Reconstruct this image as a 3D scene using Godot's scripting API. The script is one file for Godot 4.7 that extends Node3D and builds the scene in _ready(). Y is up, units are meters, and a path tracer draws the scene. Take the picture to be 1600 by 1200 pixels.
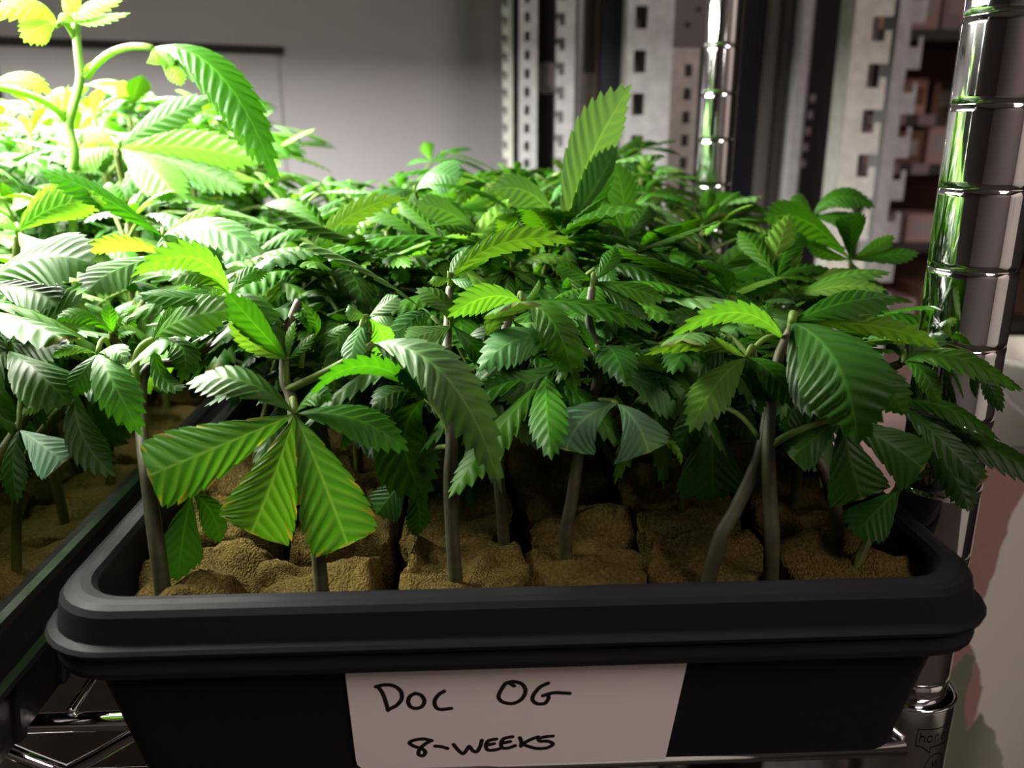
extends Node3D
# A wire rack with two black trays of rooted cannabis clones under a grow light, in a dim room with steel racking behind.

const CAM := Vector3(0, 1.115, 0)
var names := {}
var M := {}
var O := Vector3.ZERO          # base of the clone being built
var hub := Vector3.ZERO        # hub of the leaf being built
var petiole_dir := Vector3.ZERO
var rng := RandomNumberGenerator.new()
var wob := FastNoiseLite.new()
# real base colours (linear): dark mature, mid, young, pale, fan leaf, bluish
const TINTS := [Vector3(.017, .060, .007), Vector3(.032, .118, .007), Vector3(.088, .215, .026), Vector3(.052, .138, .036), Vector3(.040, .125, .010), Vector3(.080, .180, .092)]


func _ready() -> void:
	rng.seed = 11
	wob.seed = 5; wob.frequency = 30.0
	set_up_camera_and_light()
	materials()
	room()
	backdrop()
	rack()
	trays()
	cubes()
	hero_clones()
	filler_clones()
	small_things()


# ------------------------------------------------------------------ camera, light
func set_up_camera_and_light() -> void:
	var cam := Camera3D.new()
	cam.name = "camera"
	var at := CameraAttributesPhysical.new()
	at.frustum_focal_length = 26.1
	at.frustum_focus_distance = 0.275
	at.exposure_aperture = 10.5
	at.frustum_near = 0.01
	at.frustum_far = 50.0
	cam.attributes = at
	cam.fov = 49.39
	cam.near = 0.01
	cam.far = 50.0
	add_child(cam)
	cam.position = CAM
	cam.rotation_order = EULER_ORDER_YXZ
	cam.rotation = Vector3(deg_to_rad(-16.5), deg_to_rad(-2.8), 0)
	var we := WorldEnvironment.new()
	we.name = "environment"
	var e := Environment.new()
	e.background_mode = Environment.BG_COLOR
	e.background_color = Color(0.02, 0.02, 0.022)
	e.tonemap_mode = Environment.TONE_MAPPER_LINEAR
	e.tonemap_exposure = 1.0
	e.sdfgi_enabled = true
	e.ssao_enabled = true
	e.ssil_enabled = true
	we.environment = e
	add_child(we)
	# grow light above the left tray, ceiling panel behind the camera: the fittings are built in small_things()
	area_light("grow_light_glow", Vector3(-0.32, 1.236, -0.50), Vector3(-90, 0, 0), Vector2(0.26, 0.48), Color(1.0, 0.99, 0.94), 4.3)
	area_light("ceiling_light_glow", Vector3(0.80, 2.55, 1.10), Vector3(-90, 0, 0), Vector2(0.55, 1.15), Color(1.0, 0.91, 0.89), 2.6)


func area_light(called: String, at: Vector3, turn: Vector3, size: Vector2, col: Color, energy: float) -> void:
	var a := AreaLight3D.new()
	a.name = called
	a.area_size = size
	a.light_color = col
	a.light_energy = energy
	a.shadow_enabled = true
	a.set("area_range", 8.0)
	a.set("area_attenuation", 2.0)
	add_child(a)
	a.position = at
	a.rotation_degrees = turn


# ------------------------------------------------------------------ helpers
func numbered(called: String) -> String:
	var n: int = names.get(called, 0)
	names[called] = n + 1
	return called if n == 0 else "%s_%03d" % [called, n]


func tag(o: Node3D, label: String, category: String, group := "", kind := "") -> Node3D:
	if label: o.set_meta("label", label)
	if category: o.set_meta("category", category)
	if group: o.set_meta("group", group)
	if kind: o.set_meta("kind", kind)
	return o


func thing(called: String, label: String, category: String, at := Vector3.ZERO, yaw := 0.0, group := "") -> Node3D:
	var o := Node3D.new()
	o.name = numbered(called)
	add_child(o, true)
	o.position = at
	o.rotation_degrees.y = yaw
	tag(o, label, category, group)
	return o


func part(called: String, mesh: Mesh, mat: Material, parent: Node) -> MeshInstance3D:
	var o := MeshInstance3D.new()
	o.name = called if parent != self else numbered(called)
	o.mesh = mesh
	o.material_override = null
	for s in mesh.get_surface_count():
		o.set_surface_override_material(s, mat)
	o.cast_shadow = GeometryInstance3D.SHADOW_CASTING_SETTING_ON
	parent.add_child(o, true)
	return o


func structure(called: String, mesh: Mesh, mat: Material, parent: Node = self) -> MeshInstance3D:
	var o := part(called, mesh, mat, parent)
	if parent == self: o.set_meta("kind", "structure")
	return o


func begin() -> SurfaceTool:
	var st := SurfaceTool.new()
	st.begin(Mesh.PRIMITIVE_TRIANGLES)
	return st


func done(st: SurfaceTool, smooth := false) -> ArrayMesh:
	if not smooth: st.set_smooth_group(-1)
	st.generate_normals()
	return st.commit()


func quad(st: SurfaceTool, a: Vector3, b: Vector3, c: Vector3, d: Vector3) -> void:
	for q in [a, b, c, a, c, d]: st.add_vertex(q)


# a box with chamfered edges, centred
func box_into(st: SurfaceTool, c: Vector3, s: Vector3, bev := 0.0) -> void:
	st.set_smooth_group(-1)
	var h := s * 0.5
	var b := minf(bev, minf(h.x, minf(h.y, h.z)) * 0.49)
	var rings := [[-h.y, b], [-h.y + b, 0.0], [h.y - b, 0.0], [h.y, b]] if b > 0.0 else [[-h.y, 0.0], [h.y, 0.0]]
	var loops := []
	for r in rings:
		var x: float = h.x - r[1]
		var z: float = h.z - r[1]
		var y: float = r[0]
		if b > 0.0:
			loops.append([Vector3(-x, y, -z + b), Vector3(-x + b, y, -z), Vector3(x - b, y, -z), Vector3(x, y, -z + b), Vector3(x, y, z - b), Vector3(x - b, y, z), Vector3(-x + b, y, z), Vector3(-x, y, z - b)])
		else:
			loops.append([Vector3(-x, y, -z), Vector3(x, y, -z), Vector3(x, y, z), Vector3(-x, y, z)])
	loft_into(st, loops, c, true)


# loops of equal length, each counter-clockwise seen from above when going up is outward; closes ends on demand
func loft_into(st: SurfaceTool, loops: Array, c := Vector3.ZERO, caps := false, crisp := false, last_only := false) -> void:
	for i in loops.size() - 1:
		if crisp: st.set_smooth_group(i + 1)
		var a: Array = loops[i]
		var b: Array = loops[i + 1]
		var n := a.size()
		for k in n:
			quad(st, c + a[k], c + a[(k + 1) % n], c + b[(k + 1) % n], c + b[k])
	if caps:
		var f: Array = loops[0]
		var l: Array = loops[-1]
		for k in range(1, f.size() - 1):
			if not last_only:
				for q in [f[0], f[k + 1], f[k]]: st.add_vertex(c + q)
			for q in [l[0], l[k], l[k + 1]]: st.add_vertex(c + q)


func box(s: Vector3, bev := 0.0, c := Vector3.ZERO) -> ArrayMesh:
	var st := begin()
	box_into(st, c, s, bev)
	st.generate_normals()
	return st.commit()


# a tube along points with radii
func tube_into(st: SurfaceTool, pts: Array, r0: float, r1: float, sides := 8, caps := true) -> void:
	st.set_smooth_group(0)
	var up := Vector3.UP
	var loops := []
	for i in pts.size():
		var t: Vector3 = (pts[mini(i + 1, pts.size() - 1)] - pts[maxi(i - 1, 0)]).normalized()
		if absf(t.dot(up)) > 0.95: up = Vector3.RIGHT
		var x := up.cross(t).normalized()
		up = t.cross(x).normalized()
		var r := lerpf(r0, r1, float(i) / (pts.size() - 1))
		var loop := []
		for k in sides:
			var a := TAU * k / sides
			loop.append(pts[i] + x * cos(a) * r + up * sin(a) * r)
		loops.append(loop)
	for i in loops.size() - 1:
		for k in sides:
			quad(st, loops[i][k], loops[i + 1][k], loops[i + 1][(k + 1) % sides], loops[i][(k + 1) % sides])
	if caps:
		for k in range(1, sides - 1):
			for q in [loops[0][0], loops[0][k], loops[0][k + 1]]: st.add_vertex(q)
			for q in [loops[-1][0], loops[-1][k + 1], loops[-1][k]]: st.add_vertex(q)


func tube(pts: Array, r0: float, r1: float, sides := 8) -> ArrayMesh:
	var st := begin()
	tube_into(st, pts, r0, r1, sides)
	st.generate_normals()
	return st.commit()


# profile of [radius, y] turned round y; angle 0 looks along front, growing towards side
func lathe(profile: Array, sides := 32, front := Vector3(0, 0, 1), side := Vector3(1, 0, 0), smooth := true) -> ArrayMesh:
	var st := begin()
	var top: float = profile[-1][1]
	var low: float = profile[0][1]
	for i in profile.size() - 1:
		for k in sides:
			st.set_smooth_group((0 if smooth else i))
			var q := []
			var uv := []
			for d in [[0, 0], [0, 1], [1, 1], [1, 0]]:
				var p: Array = profile[i + d[0]]
				var u := float(k + d[1]) / sides
				var a := (u - 0.5) * TAU
				q.append(front * cos(a) * p[0] + side * sin(a) * p[0] + Vector3.UP * p[1])
				uv.append(Vector2(u, 1.0 - (p[1] - low) / maxf(top - low, 1e-6)))
			for k2 in [0, 2, 1, 0, 3, 2]:
				st.set_uv(uv[k2])
				st.add_vertex(q[k2])
	st.generate_normals()
	return st.commit()


func curve3(pts: Array, n: int) -> Array:
	# Catmull-Rom through the points
	var out := []
	for i in pts.size() - 1:
		var a: Vector3 = pts[maxi(i - 1, 0)]
		var b: Vector3 = pts[i]
		var c: Vector3 = pts[i + 1]
		var d: Vector3 = pts[mini(i + 2, pts.size() - 1)]
		for k in n:
			out.append(b.cubic_interpolate(c, a, d, float(k) / n))
	out.append(pts[-1])
	return out


func noise_tex(freq: float, a: Color, b: Color, sd := 1, size := 256, oct := 4) -> NoiseTexture2D:
	var n := FastNoiseLite.new()
	n.seed = sd
	n.frequency = freq
	n.fractal_octaves = oct
	var t := NoiseTexture2D.new()
	t.width = size
	t.height = size
	t.seamless = true
	t.noise = n
	var g := Gradient.new()
	g.set_color(0, a)
	g.set_color(1, b)
	t.color_ramp = g
	return t


func mat(called: String, col: Color, rough := 0.6, metal := 0.0) -> StandardMaterial3D:
	var m := StandardMaterial3D.new()
	m.resource_name = called
	m.albedo_color = col
	m.roughness = rough
	m.metallic = metal
	M[called] = m
	return m


func triplanar(m: StandardMaterial3D, tex: Texture2D, scale: float, bump: Texture2D = null, cm := 0.0) -> void:
	m.uv1_triplanar = true
	m.uv1_scale = Vector3.ONE * scale
	if tex: m.albedo_texture = tex
	if bump:
		m.heightmap_enabled = true
		m.heightmap_texture = bump
		m.heightmap_scale = cm


# ------------------------------------------------------------------ materials
func materials() -> void:
	var m: StandardMaterial3D
	m = mat("leaf", Color.WHITE, 0.47)
	m.vertex_color_use_as_albedo = true
	m.metallic_specular = 0.29
	m.backlight_enabled = true
	m.backlight = Color(0.97, 1.0, 0.58)
	m = mat("mature_leaf", Color.WHITE, 0.45)
	m.vertex_color_use_as_albedo = true
	m.metallic_specular = 0.29
	m.backlight_enabled = true
	m.backlight = Color(0.70, 0.72, 0.34)
	m = mat("stem", Color(0.30, 0.35, 0.15), 0.55)
	triplanar(m, noise_tex(0.03, Color(0.75, 0.68, 0.6), Color(1, 1, 0.95), 3, 128), 60.0)
	m.metallic_specular = 0.35
	m = mat("green_stem", Color(0.42, 0.58, 0.24), 0.5)
	m = mat("stem_dark", Color(0.23, 0.24, 0.125), 0.65)
	triplanar(m, noise_tex(0.03, Color(0.68, 0.6, 0.52), Color(1, 1, 0.95), 4, 128), 60.0)
	m = mat("black_plastic", Color(0.120, 0.120, 0.130), 0.52)
	triplanar(m, null, 22.0, noise_tex(0.12, Color.BLACK, Color.WHITE, 9, 256), 0.004)
	m.metallic_specular = 0.13
	m.roughness_texture = noise_tex(0.02, Color(0.75, 0.75, 0.75), Color.WHITE, 12, 256)
	m = mat("dusty_plastic", Color(0.12, 0.12, 0.13), 0.30)
	triplanar(m, noise_tex(0.05, Color(0.75, 0.75, 0.75), Color(1.0, 1.0, 1.0), 14, 256), 14.0, noise_tex(0.06, Color.BLACK, Color.WHITE, 15, 256), 0.01)
	m.metallic_specular = 0.5
	m = mat("rockwool", Color(0.42, 0.375, 0.24), 0.95)
	triplanar(m, noise_tex(0.05, Color(0.52, 0.50, 0.34), Color(1.0, 0.96, 0.9), 21, 512, 5), 22.0, noise_tex(0.09, Color.BLACK, Color.WHITE, 22, 512, 5), 0.12)
	m.metallic_specular = 0.15
	mat("chrome", Color(0.93, 0.93, 0.94), 0.06, 1.0)
	m = mat("chrome_worn", Color(0.78, 0.78, 0.79), 0.13, 1.0)
	triplanar(m, null, 12.0)
	m.roughness_texture = noise_tex(0.05, Color(0.4, 0.4, 0.4), Color.WHITE, 31, 256)
	m = mat("wall_paint", Color(0.75, 0.73, 0.765), 0.75)
	triplanar(m, noise_tex(0.01, Color(0.95, 0.95, 0.95), Color.WHITE, 41, 256), 0.6, noise_tex(0.2, Color.BLACK, Color.WHITE, 42, 256), 0.02)
	mat("reveal", Color(0.20, 0.19, 0.19), 0.9)
	mat("dim_paint", Color(0.24, 0.215, 0.21), 0.9)
	mat("grey_paint", Color(0.50, 0.475, 0.47), 0.9)
	mat("ceiling_paint", Color(0.7, 0.69, 0.68), 0.9)
	m = mat("floor_paint", Color(0.22, 0.185, 0.165), 0.8)
	triplanar(m, noise_tex(0.02, Color(0.8, 0.8, 0.8), Color.WHITE, 51, 256), 1.5)
	m = mat("galvanised", Color(0.80, 0.80, 0.82), 0.42, 0.25)
	triplanar(m, noise_tex(0.04, Color(0.86, 0.86, 0.86), Color.WHITE, 61, 256), 4.0)
	m = mat("white_steel", Color(0.86, 0.85, 0.83), 0.45, 0.1)
	triplanar(m, noise_tex(0.04, Color(0.86, 0.86, 0.86), Color.WHITE, 62, 256), 4.0)
	mat("navy_steel", Color(0.13, 0.13, 0.19), 0.5)
	mat("dark_steel", Color(0.27, 0.25, 0.255), 0.6)
	mat("grey_steel", Color(0.46, 0.44, 0.45), 0.5, 0.2)
	mat("black_void", Color(0.155, 0.145, 0.15), 0.9)
	mat("peach_card", Color(0.78, 0.60, 0.52), 0.85)
	mat("pink_card", Color(0.74, 0.61, 0.60), 0.85)
	mat("brown_card", Color(0.50, 0.36, 0.29), 0.85)
	mat("dark_carton", Color(0.25, 0.20, 0.17), 0.9)
	mat("red_card", Color(0.60, 0.27, 0.24), 0.8)
	mat("lilac_card", Color(0.62, 0.55, 0.57), 0.85)
	mat("tag_white", Color(0.68, 0.64, 0.64), 0.8)
	mat("white_plastic", Color(0.93, 0.92, 0.88), 0.4)
	mat("cable", Color(0.10, 0.095, 0.10), 0.6)
	mat("tray_light", Color(0.8, 0.8, 0.78), 0.5)
	m = mat("lamp_glow", Color(0.9, 0.9, 0.9), 0.5)
	m.emission_enabled = true
	m.emission = Color(1.0, 0.985, 0.94)
	m.emission_energy_multiplier = 18.0
	m = mat("panel_glow", Color(0.9, 0.9, 0.9), 0.5)
	m.emission_enabled = true
	m.emission = Color(1.0, 0.93, 0.9)
	m.emission_energy_multiplier = 2.0
	m = mat("clear_film", Color(0.8, 0.82, 0.82, 0.18), 0.12)
	m.transparency = BaseMaterial3D.TRANSPARENCY_ALPHA


# ------------------------------------------------------------------ room
func room() -> void:
	var t := 0.1
	structure("floor", box(Vector3(4.4, t, 5.4), 0, Vector3(0, -t / 2, -0.2)), M.floor_paint)
	structure("ceiling", box(Vector3(4.4, t, 5.4), 0, Vector3(0, 2.65 + t / 2, -0.2)), M.ceiling_paint)
	structure("wall_left", box(Vector3(t, 2.65, 5.4), 0, Vector3(-2.05, 1.325, -0.2)), M.dim_paint)
	structure("wall_right", box(Vector3(t, 2.65, 5.4), 0, Vector3(1.95, 1.325, -0.2)), M.dim_paint)
	structure("wall_front", box(Vector3(4.0, 2.65, t), 0, Vector3(0, 1.325, 2.35)), M.grey_paint)
	structure("wall_rear", box(Vector3(4.0, 2.65, t), 0, Vector3(0, 1.325, -2.75)), M.dim_paint)
	# the grey partition stands turned 18.5 degrees; its right end is where the racking begins
	var w := structure("wall_back", box(Vector3(2.0, 2.65, 0.1), 0, Vector3(-1.0, 1.325, -0.05)), M.wall_paint)
	w.position = Vector3(0.062, 0, -1.50)
	w.rotation_degrees.y = 18.5
	var d := structure("door_1", box(Vector3(0.04, 2.1, 1.85), 0.004, Vector3(1.88, 1.05, 1.22)), M.white_plastic)
	var knob := part("door_handle", tube([Vector3(1.87, 1.0, 1.2), Vector3(1.82, 1.0, 1.2), Vector3(1.81, 1.0, 1.3)], .01, .009), M.chrome, d)
	# flush access panel in the partition, with a dark gap along its top and left edges
	var p := thing("access_panel", "flush grey access panel outlined by a thin dark gap in the wall", "panel", w.position, 18.5)
	var x0 := -0.748
	var x1 := -0.372
	var yt := 1.235
	part("cover", box(Vector3(x1 - x0, 0.62, 0.006), 0.002, Vector3((x0 + x1) / 2, yt - 0.31, 0.004)), M.wall_paint, p)
	part("top_gap", box(Vector3(x1 - x0 + 0.012, 0.011, 0.010), 0.001, Vector3((x0 + x1) / 2 + .003, yt + 0.0055, 0.006)), M.reveal, p)
	part("side_gap", box(Vector3(0.009, 0.62, 0.005), 0.001, Vector3(x0 - 0.004, yt - 0.31, 0.003)), M.reveal, p)
	var c := thing("cable_loop", "dark cable looped on a thin bar against the wall behind the left tray", "cable", Vector3(-0.62, 1.118, -1.22), 18.5)
	part("bar", tube([Vector3(-0.25, 0.012, 0.0), Vector3(0.13, 0.006, 0.0)], 0.006, 0.006), M.cable, c)
	part("cord", tube(curve3([Vector3(-0.16, 0.004, 0.01), Vector3(-0.06, -0.004, 0.012), Vector3(-0.02, -0.03, 0.014), Vector3(-0.045, -0.055, 0.016), Vector3(-0.10, -0.045, 0.016), Vector3(-0.20, -0.07, 0.014)], 6), 0.008, 0.008), M.cable, c)


# ------------------------------------------------------------------ racking and goods behind
func at_px(k: float, f: float) -> float:
	return k * f


# an upright strip of steel with notches cut into one edge (side -1 left, 1 right) and slots down its middle
func upright(label: String, k0: float, k1: float, f: float, m: Material, pitch: float, edge: int, slot_u: float, slot_w: float, depth := 0.03, y0 := 0.0, y1 := 2.4, from := 0.75, shift := 0.0) -> void:
	var w := (k1 - k0) * f
	var o := thing("slotted_upright", label, "rack upright", Vector3((k0 + k1) * 0.5 * f, y0, -f), 0)
	var st := begin()
	st.set_smooth_group(-1)
	var th := 0.0025
	var ys := []                                   # bands: solid, cut, solid, cut ...
	var y := from + shift
	while y < minf(y1, 1.62):
		ys.append(y)
		y += pitch
	var top := y0
	for yc in ys:
		var a: float = yc - pitch * 0.26
		var b: float = yc + pitch * 0.26
		box_into(st, Vector3(0, (top + a) / 2 - y0, 0), Vector3(w, a - top, th))
		if edge != 0:                              # notch open to one side, with a hooked lower lip
			var nw := w * slot_w
			box_into(st, Vector3(-edge * nw / 2, (a + b) / 2 - y0, 0), Vector3(w - nw, b - a, th))
			box_into(st, Vector3(edge * (w / 2 - nw * 0.16), a + (b - a) * 0.22 - y0, 0), Vector3(nw * 0.32, (b - a) * 0.44, th))
		else:                                      # closed slot
			var sw := w * slot_w
			var sx := -w / 2 + w * slot_u
			var lw := sx - sw / 2 + w / 2
			var rw := w / 2 - sx - sw / 2
			box_into(st, Vector3(-w / 2 + lw / 2, (a + b) / 2 - y0, 0), Vector3(lw, b - a, th))
			box_into(st, Vector3(w / 2 - rw / 2, (a + b) / 2 - y0, 0), Vector3(rw, b - a, th))
		top = b
	box_into(st, Vector3(0, (top + y1) / 2 - y0, 0), Vector3(w, y1 - top, th))
	st.generate_normals()
	part("face_plate", st.commit(), m, o)
	var e := w / 2 - th / 2
	part("rear_flange", box(Vector3(w * .9, y1 - y0, th), 0.0, Vector3(0, (y1 - y0) / 2, -depth * .8)), M.grey_steel, o)
	part("flange", box(Vector3(th, y1 - y0, depth), 0.0, Vector3(e if edge < 0 else -e, (y1 - y0) / 2, -depth / 2)), m, o)


func backdrop() -> void:
	upright("thin pale slotted steel strip at the edge of the grey wall", .0385, .0500, 1.24, M.white_steel, .0235, -1, .5, .45)
	upright("grey slotted steel strip with small dark square holes, next to the thin pale one", .0575, .0775, 1.20, M.galvanised, .0235, 0, .42, .28)
	upright("steel upright with hooked notches down its left edge beside the dark gap", .0985, .1195, 1.16, M.galvanised, .0300, -1, .5, .45)
	upright("wide grey steel upright with a column of oblong slots behind the tall leaf", .1775, .2300, 1.10, M.galvanised, .0505, 0, .30, .26)
	upright("short white steel strip with notches behind the chrome post", .2290, .2620, 1.18, M.white_steel, .0300, 0, .62, .26, .03, 0.0, 1.228)
	upright("pale steel upright with large keyhole notches on its right edge", .4350, .4800, 1.06, M.white_steel, .0530, 1, .5, .50, .04, 0.0, 2.4, .75, .012)
	upright("second pale notched upright in front of the stocked shelves, set further back", .4860, .5180, 1.22, M.galvanised, .0600, 1, .5, .50, .04, 0.0, 2.4, .75, .02)
	var d := thing("dark_gap_panel", "black panel with a round pale cover between two slotted uprights", "panel", Vector3(.088 * 1.26, 0, -1.28))
	part("board", box(Vector3(0.030, 2.4, 0.02), 0, Vector3(0, 1.2, 0)), M.black_void, d)
	var disc := part("round_cover", lathe([[0.0, 0.0], [0.020, 0.0], [0.022, 0.003], [0.018, 0.006], [0.0, 0.007]], 24), M.tag_white, d)
	disc.position = Vector3(0.002, 1.195, 0.011)
	disc.rotation_degrees.x = 90
	var g := thing("grey_channel", "grey steel channel with pale worn bands behind the tall leaf", "channel", Vector3(.1335 * 1.22, 0, -1.22))
	part("back", box(Vector3(.029 * 1.22, 2.4, 0.004), 0, Vector3(0, 1.2, -0.02)), M.grey_steel, g)
	part("rib", box(Vector3(.010, 2.4, 0.02), 0.003, Vector3(-0.010, 1.2, -0.008)), M.galvanised, g)
	part("cover_plate", box(Vector3(.022, 0.34, 0.006), 0.002, Vector3(0.004, 1.03, -0.014)), M.white_steel, g)
	part("rib", box(Vector3(.004, 2.4, 0.022), 0.001, Vector3(0.0155, 1.2, -0.008)), M.peach_card, g)
	var nv := thing("navy_post", "dark navy steel post left of the wide slotted upright", "post", Vector3(.1625 * 1.19, 0, -1.19))
	part("shaft", box(Vector3(.0295 * 1.19, 2.4, 0.05), 0.006, Vector3(0, 1.2, 0)), M.navy_steel, nv)
	part("base_plate", box(Vector3(.08, 0.008, 0.09), 0.002, Vector3(0, 0.004, 0)), M.navy_steel, nv)
	var gp := thing("grey_plate", "speckled grey steel plate above the short white strip", "plate", Vector3(.252 * 1.25, 1.235, -1.25))
	part("sheet", box(Vector3(.046 * 1.25, 0.6, 0.004), 0, Vector3(0, 0.3, 0)), M.grey_steel, gp)
	for q in [[-.008, .03], [.006, .05], [.010, .12], [-.012, .17], [.0, .21]]:
		var b := part("bolt_head", lathe([[0.0, 0.0], [0.004, 0.0], [0.003, 0.003], [0.0, 0.0035]], 10), M.dark_steel, gp)
		b.position = Vector3(q[0], q[1], 0.002)
		b.rotation_degrees.x = 90
	# the grey door frame with its ribbed dark edge, right of the rear chrome post
	var df := thing("ribbed_door_frame", "grey metal door frame with a ribbed black edge", "door frame", Vector3(.345 * 1.30, 0, -1.30))
	for k in 5:
		part("rib", box(Vector3(.0055, 2.3, 0.02), 0.002, Vector3(-.0545 + k * .0076, 1.15, 0.0)), M.navy_steel, df)
	part("backing", box(Vector3(.040, 2.3, 0.01), 0, Vector3(-.040, 1.15, -0.012)), M.black_void, df)
	part("jamb", box(Vector3(.022, 2.3, 0.03), 0.006, Vector3(-.006, 1.15, 0.0)), M.grey_steel, df)
	part("jamb", box(Vector3(.018, 2.3, 0.022), 0.004, Vector3(.016, 1.15, -0.004)), M.dark_steel, df)
	part("jamb", box(Vector3(.026, 2.3, 0.03), 0.006, Vector3(.040, 1.15, 0.004)), M.galvanised, df)
	var lp := thing("vent_panel", "dark panel with two columns of pale dots beside the door frame", "panel", Vector3(.408 * 1.34, 0, -1.36))
	part("board", box(Vector3(.085, 2.3, 0.02), 0.002, Vector3(0, 1.15, 0)), M.black_void, lp)
	part("edge_strip", box(Vector3(.012, 2.3, 0.03), 0.002, Vector3(.036, 1.15, 0.006)), M.dark_steel, lp)
	for r in 5:
		for c in 2:
			part("pale_dot", box(Vector3(.009, .012, 0.003), 0.001, Vector3(-.026 + c * .014 - r * .0015, 1.172 - r * .0245, 0.011)), M.lilac_card, lp)
	goods()


func goods() -> void:
	# a dark stocked shelf unit at the right, far enough back to be soft
	var f := 1.62
	var o := thing("stock_shelves", "dark shelving unit stocked with small cartons behind the chrome post", "shelving", Vector3(1.00, 0, -f))
	part("back_panel", box(Vector3(0.66, 2.3, 0.01), 0, Vector3(-0.02, 1.15, -0.20)), M.brown_card, o)
	for x in [-0.31, 0.31]:
		part("side_panel", box(Vector3(0.012, 2.3, 0.26), 0.002, Vector3(x, 1.15, -0.13)), M.dark_steel, o)
	var levels := [0.42, 0.60, 0.74, 0.905, 1.055, 1.145, 1.295]
	for y in levels:
		part("shelf", box(Vector3(0.61, 0.016, 0.25), 0.002, Vector3(0, y, -0.13)), M.dark_steel, o)
		part("price_rail", box(Vector3(0.61, 0.020, 0.004), 0.001, Vector3(0, y, -0.003)), M.dark_steel, o)
	# tags clipped to the rails
	for q in [[1.055, 7], [1.145, 6]]:
		for k in q[1]:
			part("price_tag", box(Vector3(.034, .020, .002), 0.0005, Vector3(-.25 + k * .058, q[0], 0.001)), M.lilac_card, o)
	var mats := [M.peach_card, M.pink_card, M.brown_card, M.lilac_card, M.pink_card]
	var names_of := ["peach", "pink", "brown", "lilac", "pink"]
	var place := {0.42: "lowest", 0.60: "second lowest", 0.74: "third lowest", 0.905: "middle", 1.055: "eye level", 1.145: "upper", 1.295: "top"}
	rng.seed = 77
	for y in levels:
		var x := -0.29
		while x < 0.24:
			var w := rng.randf_range(0.045, 0.085)
			var h := rng.randf_range(0.05, 0.078) if y < 1.2 else 0.095
			if y == 0.905: h = 0.055
			var k := rng.randi() % 5
			if rng.randf() < 0.84:
				var c := thing("carton", "small blurred %s carton on the %s shelf behind the chrome post" % [names_of[k], place[y]], "carton", Vector3(1.00 + x + w / 2, y + 0.008, -f - 0.062), 0, "%s cartons on the %s shelf" % [names_of[k], place[y]])
				part("body", box(Vector3(w - .004, h, 0.11), 0.002, Vector3(0, h / 2, 0)), mats[k], c)
				part("front_label", box(Vector3(w * .62, h * .45, 0.002), 0.0004, Vector3(0, h * .52, 0.056)), M.tag_white if k != 0 else M.brown_card, c)
			x += w + rng.randf_range(0.0, 0.012)
	# shelf-edge card with faint print and the two cartons left of it
	var card := thing("shelf_card", "peach card with two lines of faint print at the top right", "card", Vector3(.585 * 1.45, 1.298, -1.45))
	part("card", box(Vector3(.079, .056, .002), 0.0005, Vector3(0, .028, 0)), M.peach_card, card)
	for l in [[.040, .062], [.014, .036]]:
		part("print_line", box(Vector3(l[1], .005, .0006), 0, Vector3(.004, l[0], 0.0012)), M.brown_card, card)
	for q in [["pink carton hanging beside the pale keyhole upright at the top", M.pink_card, .452, .07, .055, 1.333], ["brown carton just below the pink one beside the keyhole upright", M.brown_card, .449, .060, .034, 1.297]]:
		var c := thing("carton", q[0], "carton", Vector3(q[2] * 1.45 - .04, q[5], -1.45))
		part("body", box(Vector3(q[3], q[4], 0.05), 0.003, Vector3(0, q[4] / 2, -.03)), q[1], c)
		part("front_label", box(Vector3(q[3] * .6, q[4] * .4, 0.002), 0.0004, Vector3(0, q[4] * .5, -0.0045)), M.tag_white, c)


# ------------------------------------------------------------------ the wire rack
func post_mesh(y0: float, y1: float, r: float, pitch: float, phase: float) -> ArrayMesh:
	var pr := [[0.0, y0], [r - .001, y0], [r, y0 + .001]]
	var y := y0 + fmod(phase - y0, pitch)
	if y < y0 + .004: y += pitch
	while y < y1 - .004:
		pr.append_array([[r, y - .0042], [r, y - .0024], [r, y - .00045], [r - .0002, y - .0003], [r - .0003, y], [r - .0002, y + .0003], [r, y + .00045], [r, y + .0024], [r, y + .0042]])
		y += pitch
	pr.append_array([[r, y1 - .001], [r - .001, y1], [0.0, y1]])
	return lathe(pr, 40, Vector3(0, 0, 1), Vector3(1, 0, 0), true)


func paint_stroke(im: Image, pts: Array, r: float, col: Color) -> void:
	for i in pts.size() - 1:
		var a: Vector2 = pts[i]
		var b: Vector2 = pts[i + 1]
		var n := int(maxf(1.0, a.distance_to(b) / maxf(0.6, r * 0.4)))
		for k in n + 1:
			var c := a.lerp(b, float(k) / n)
			for y in range(int(c.y - r - 1), int(c.y + r + 2)):
				for x in range(int(c.x - r - 1), int(c.x + r + 2)):
					if x < 0 or y < 0 or x >= im.get_width() or y >= im.get_height(): continue
					var cover := clampf(r + 0.5 - Vector2(x, y).distance_to(c), 0, 1)
					if cover > 0: im.set_pixel(x, y, im.get_pixel(x, y).lerp(col, cover))


func smooth2(pts: Array) -> Array:
	var out := []
	for i in pts.size() - 1:
		for k in 5:
			out.append((pts[i] as Vector2).cubic_interpolate(pts[i + 1], pts[maxi(i - 1, 0)], pts[mini(i + 2, pts.size() - 1)], k / 5.0))
	out.append(pts[-1])
	return out


func v2s(flat: Array) -> Array:
	var out := []
	for i in range(0, flat.size(), 2): out.append(Vector2(flat[i], flat[i + 1]))
	return out


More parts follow.
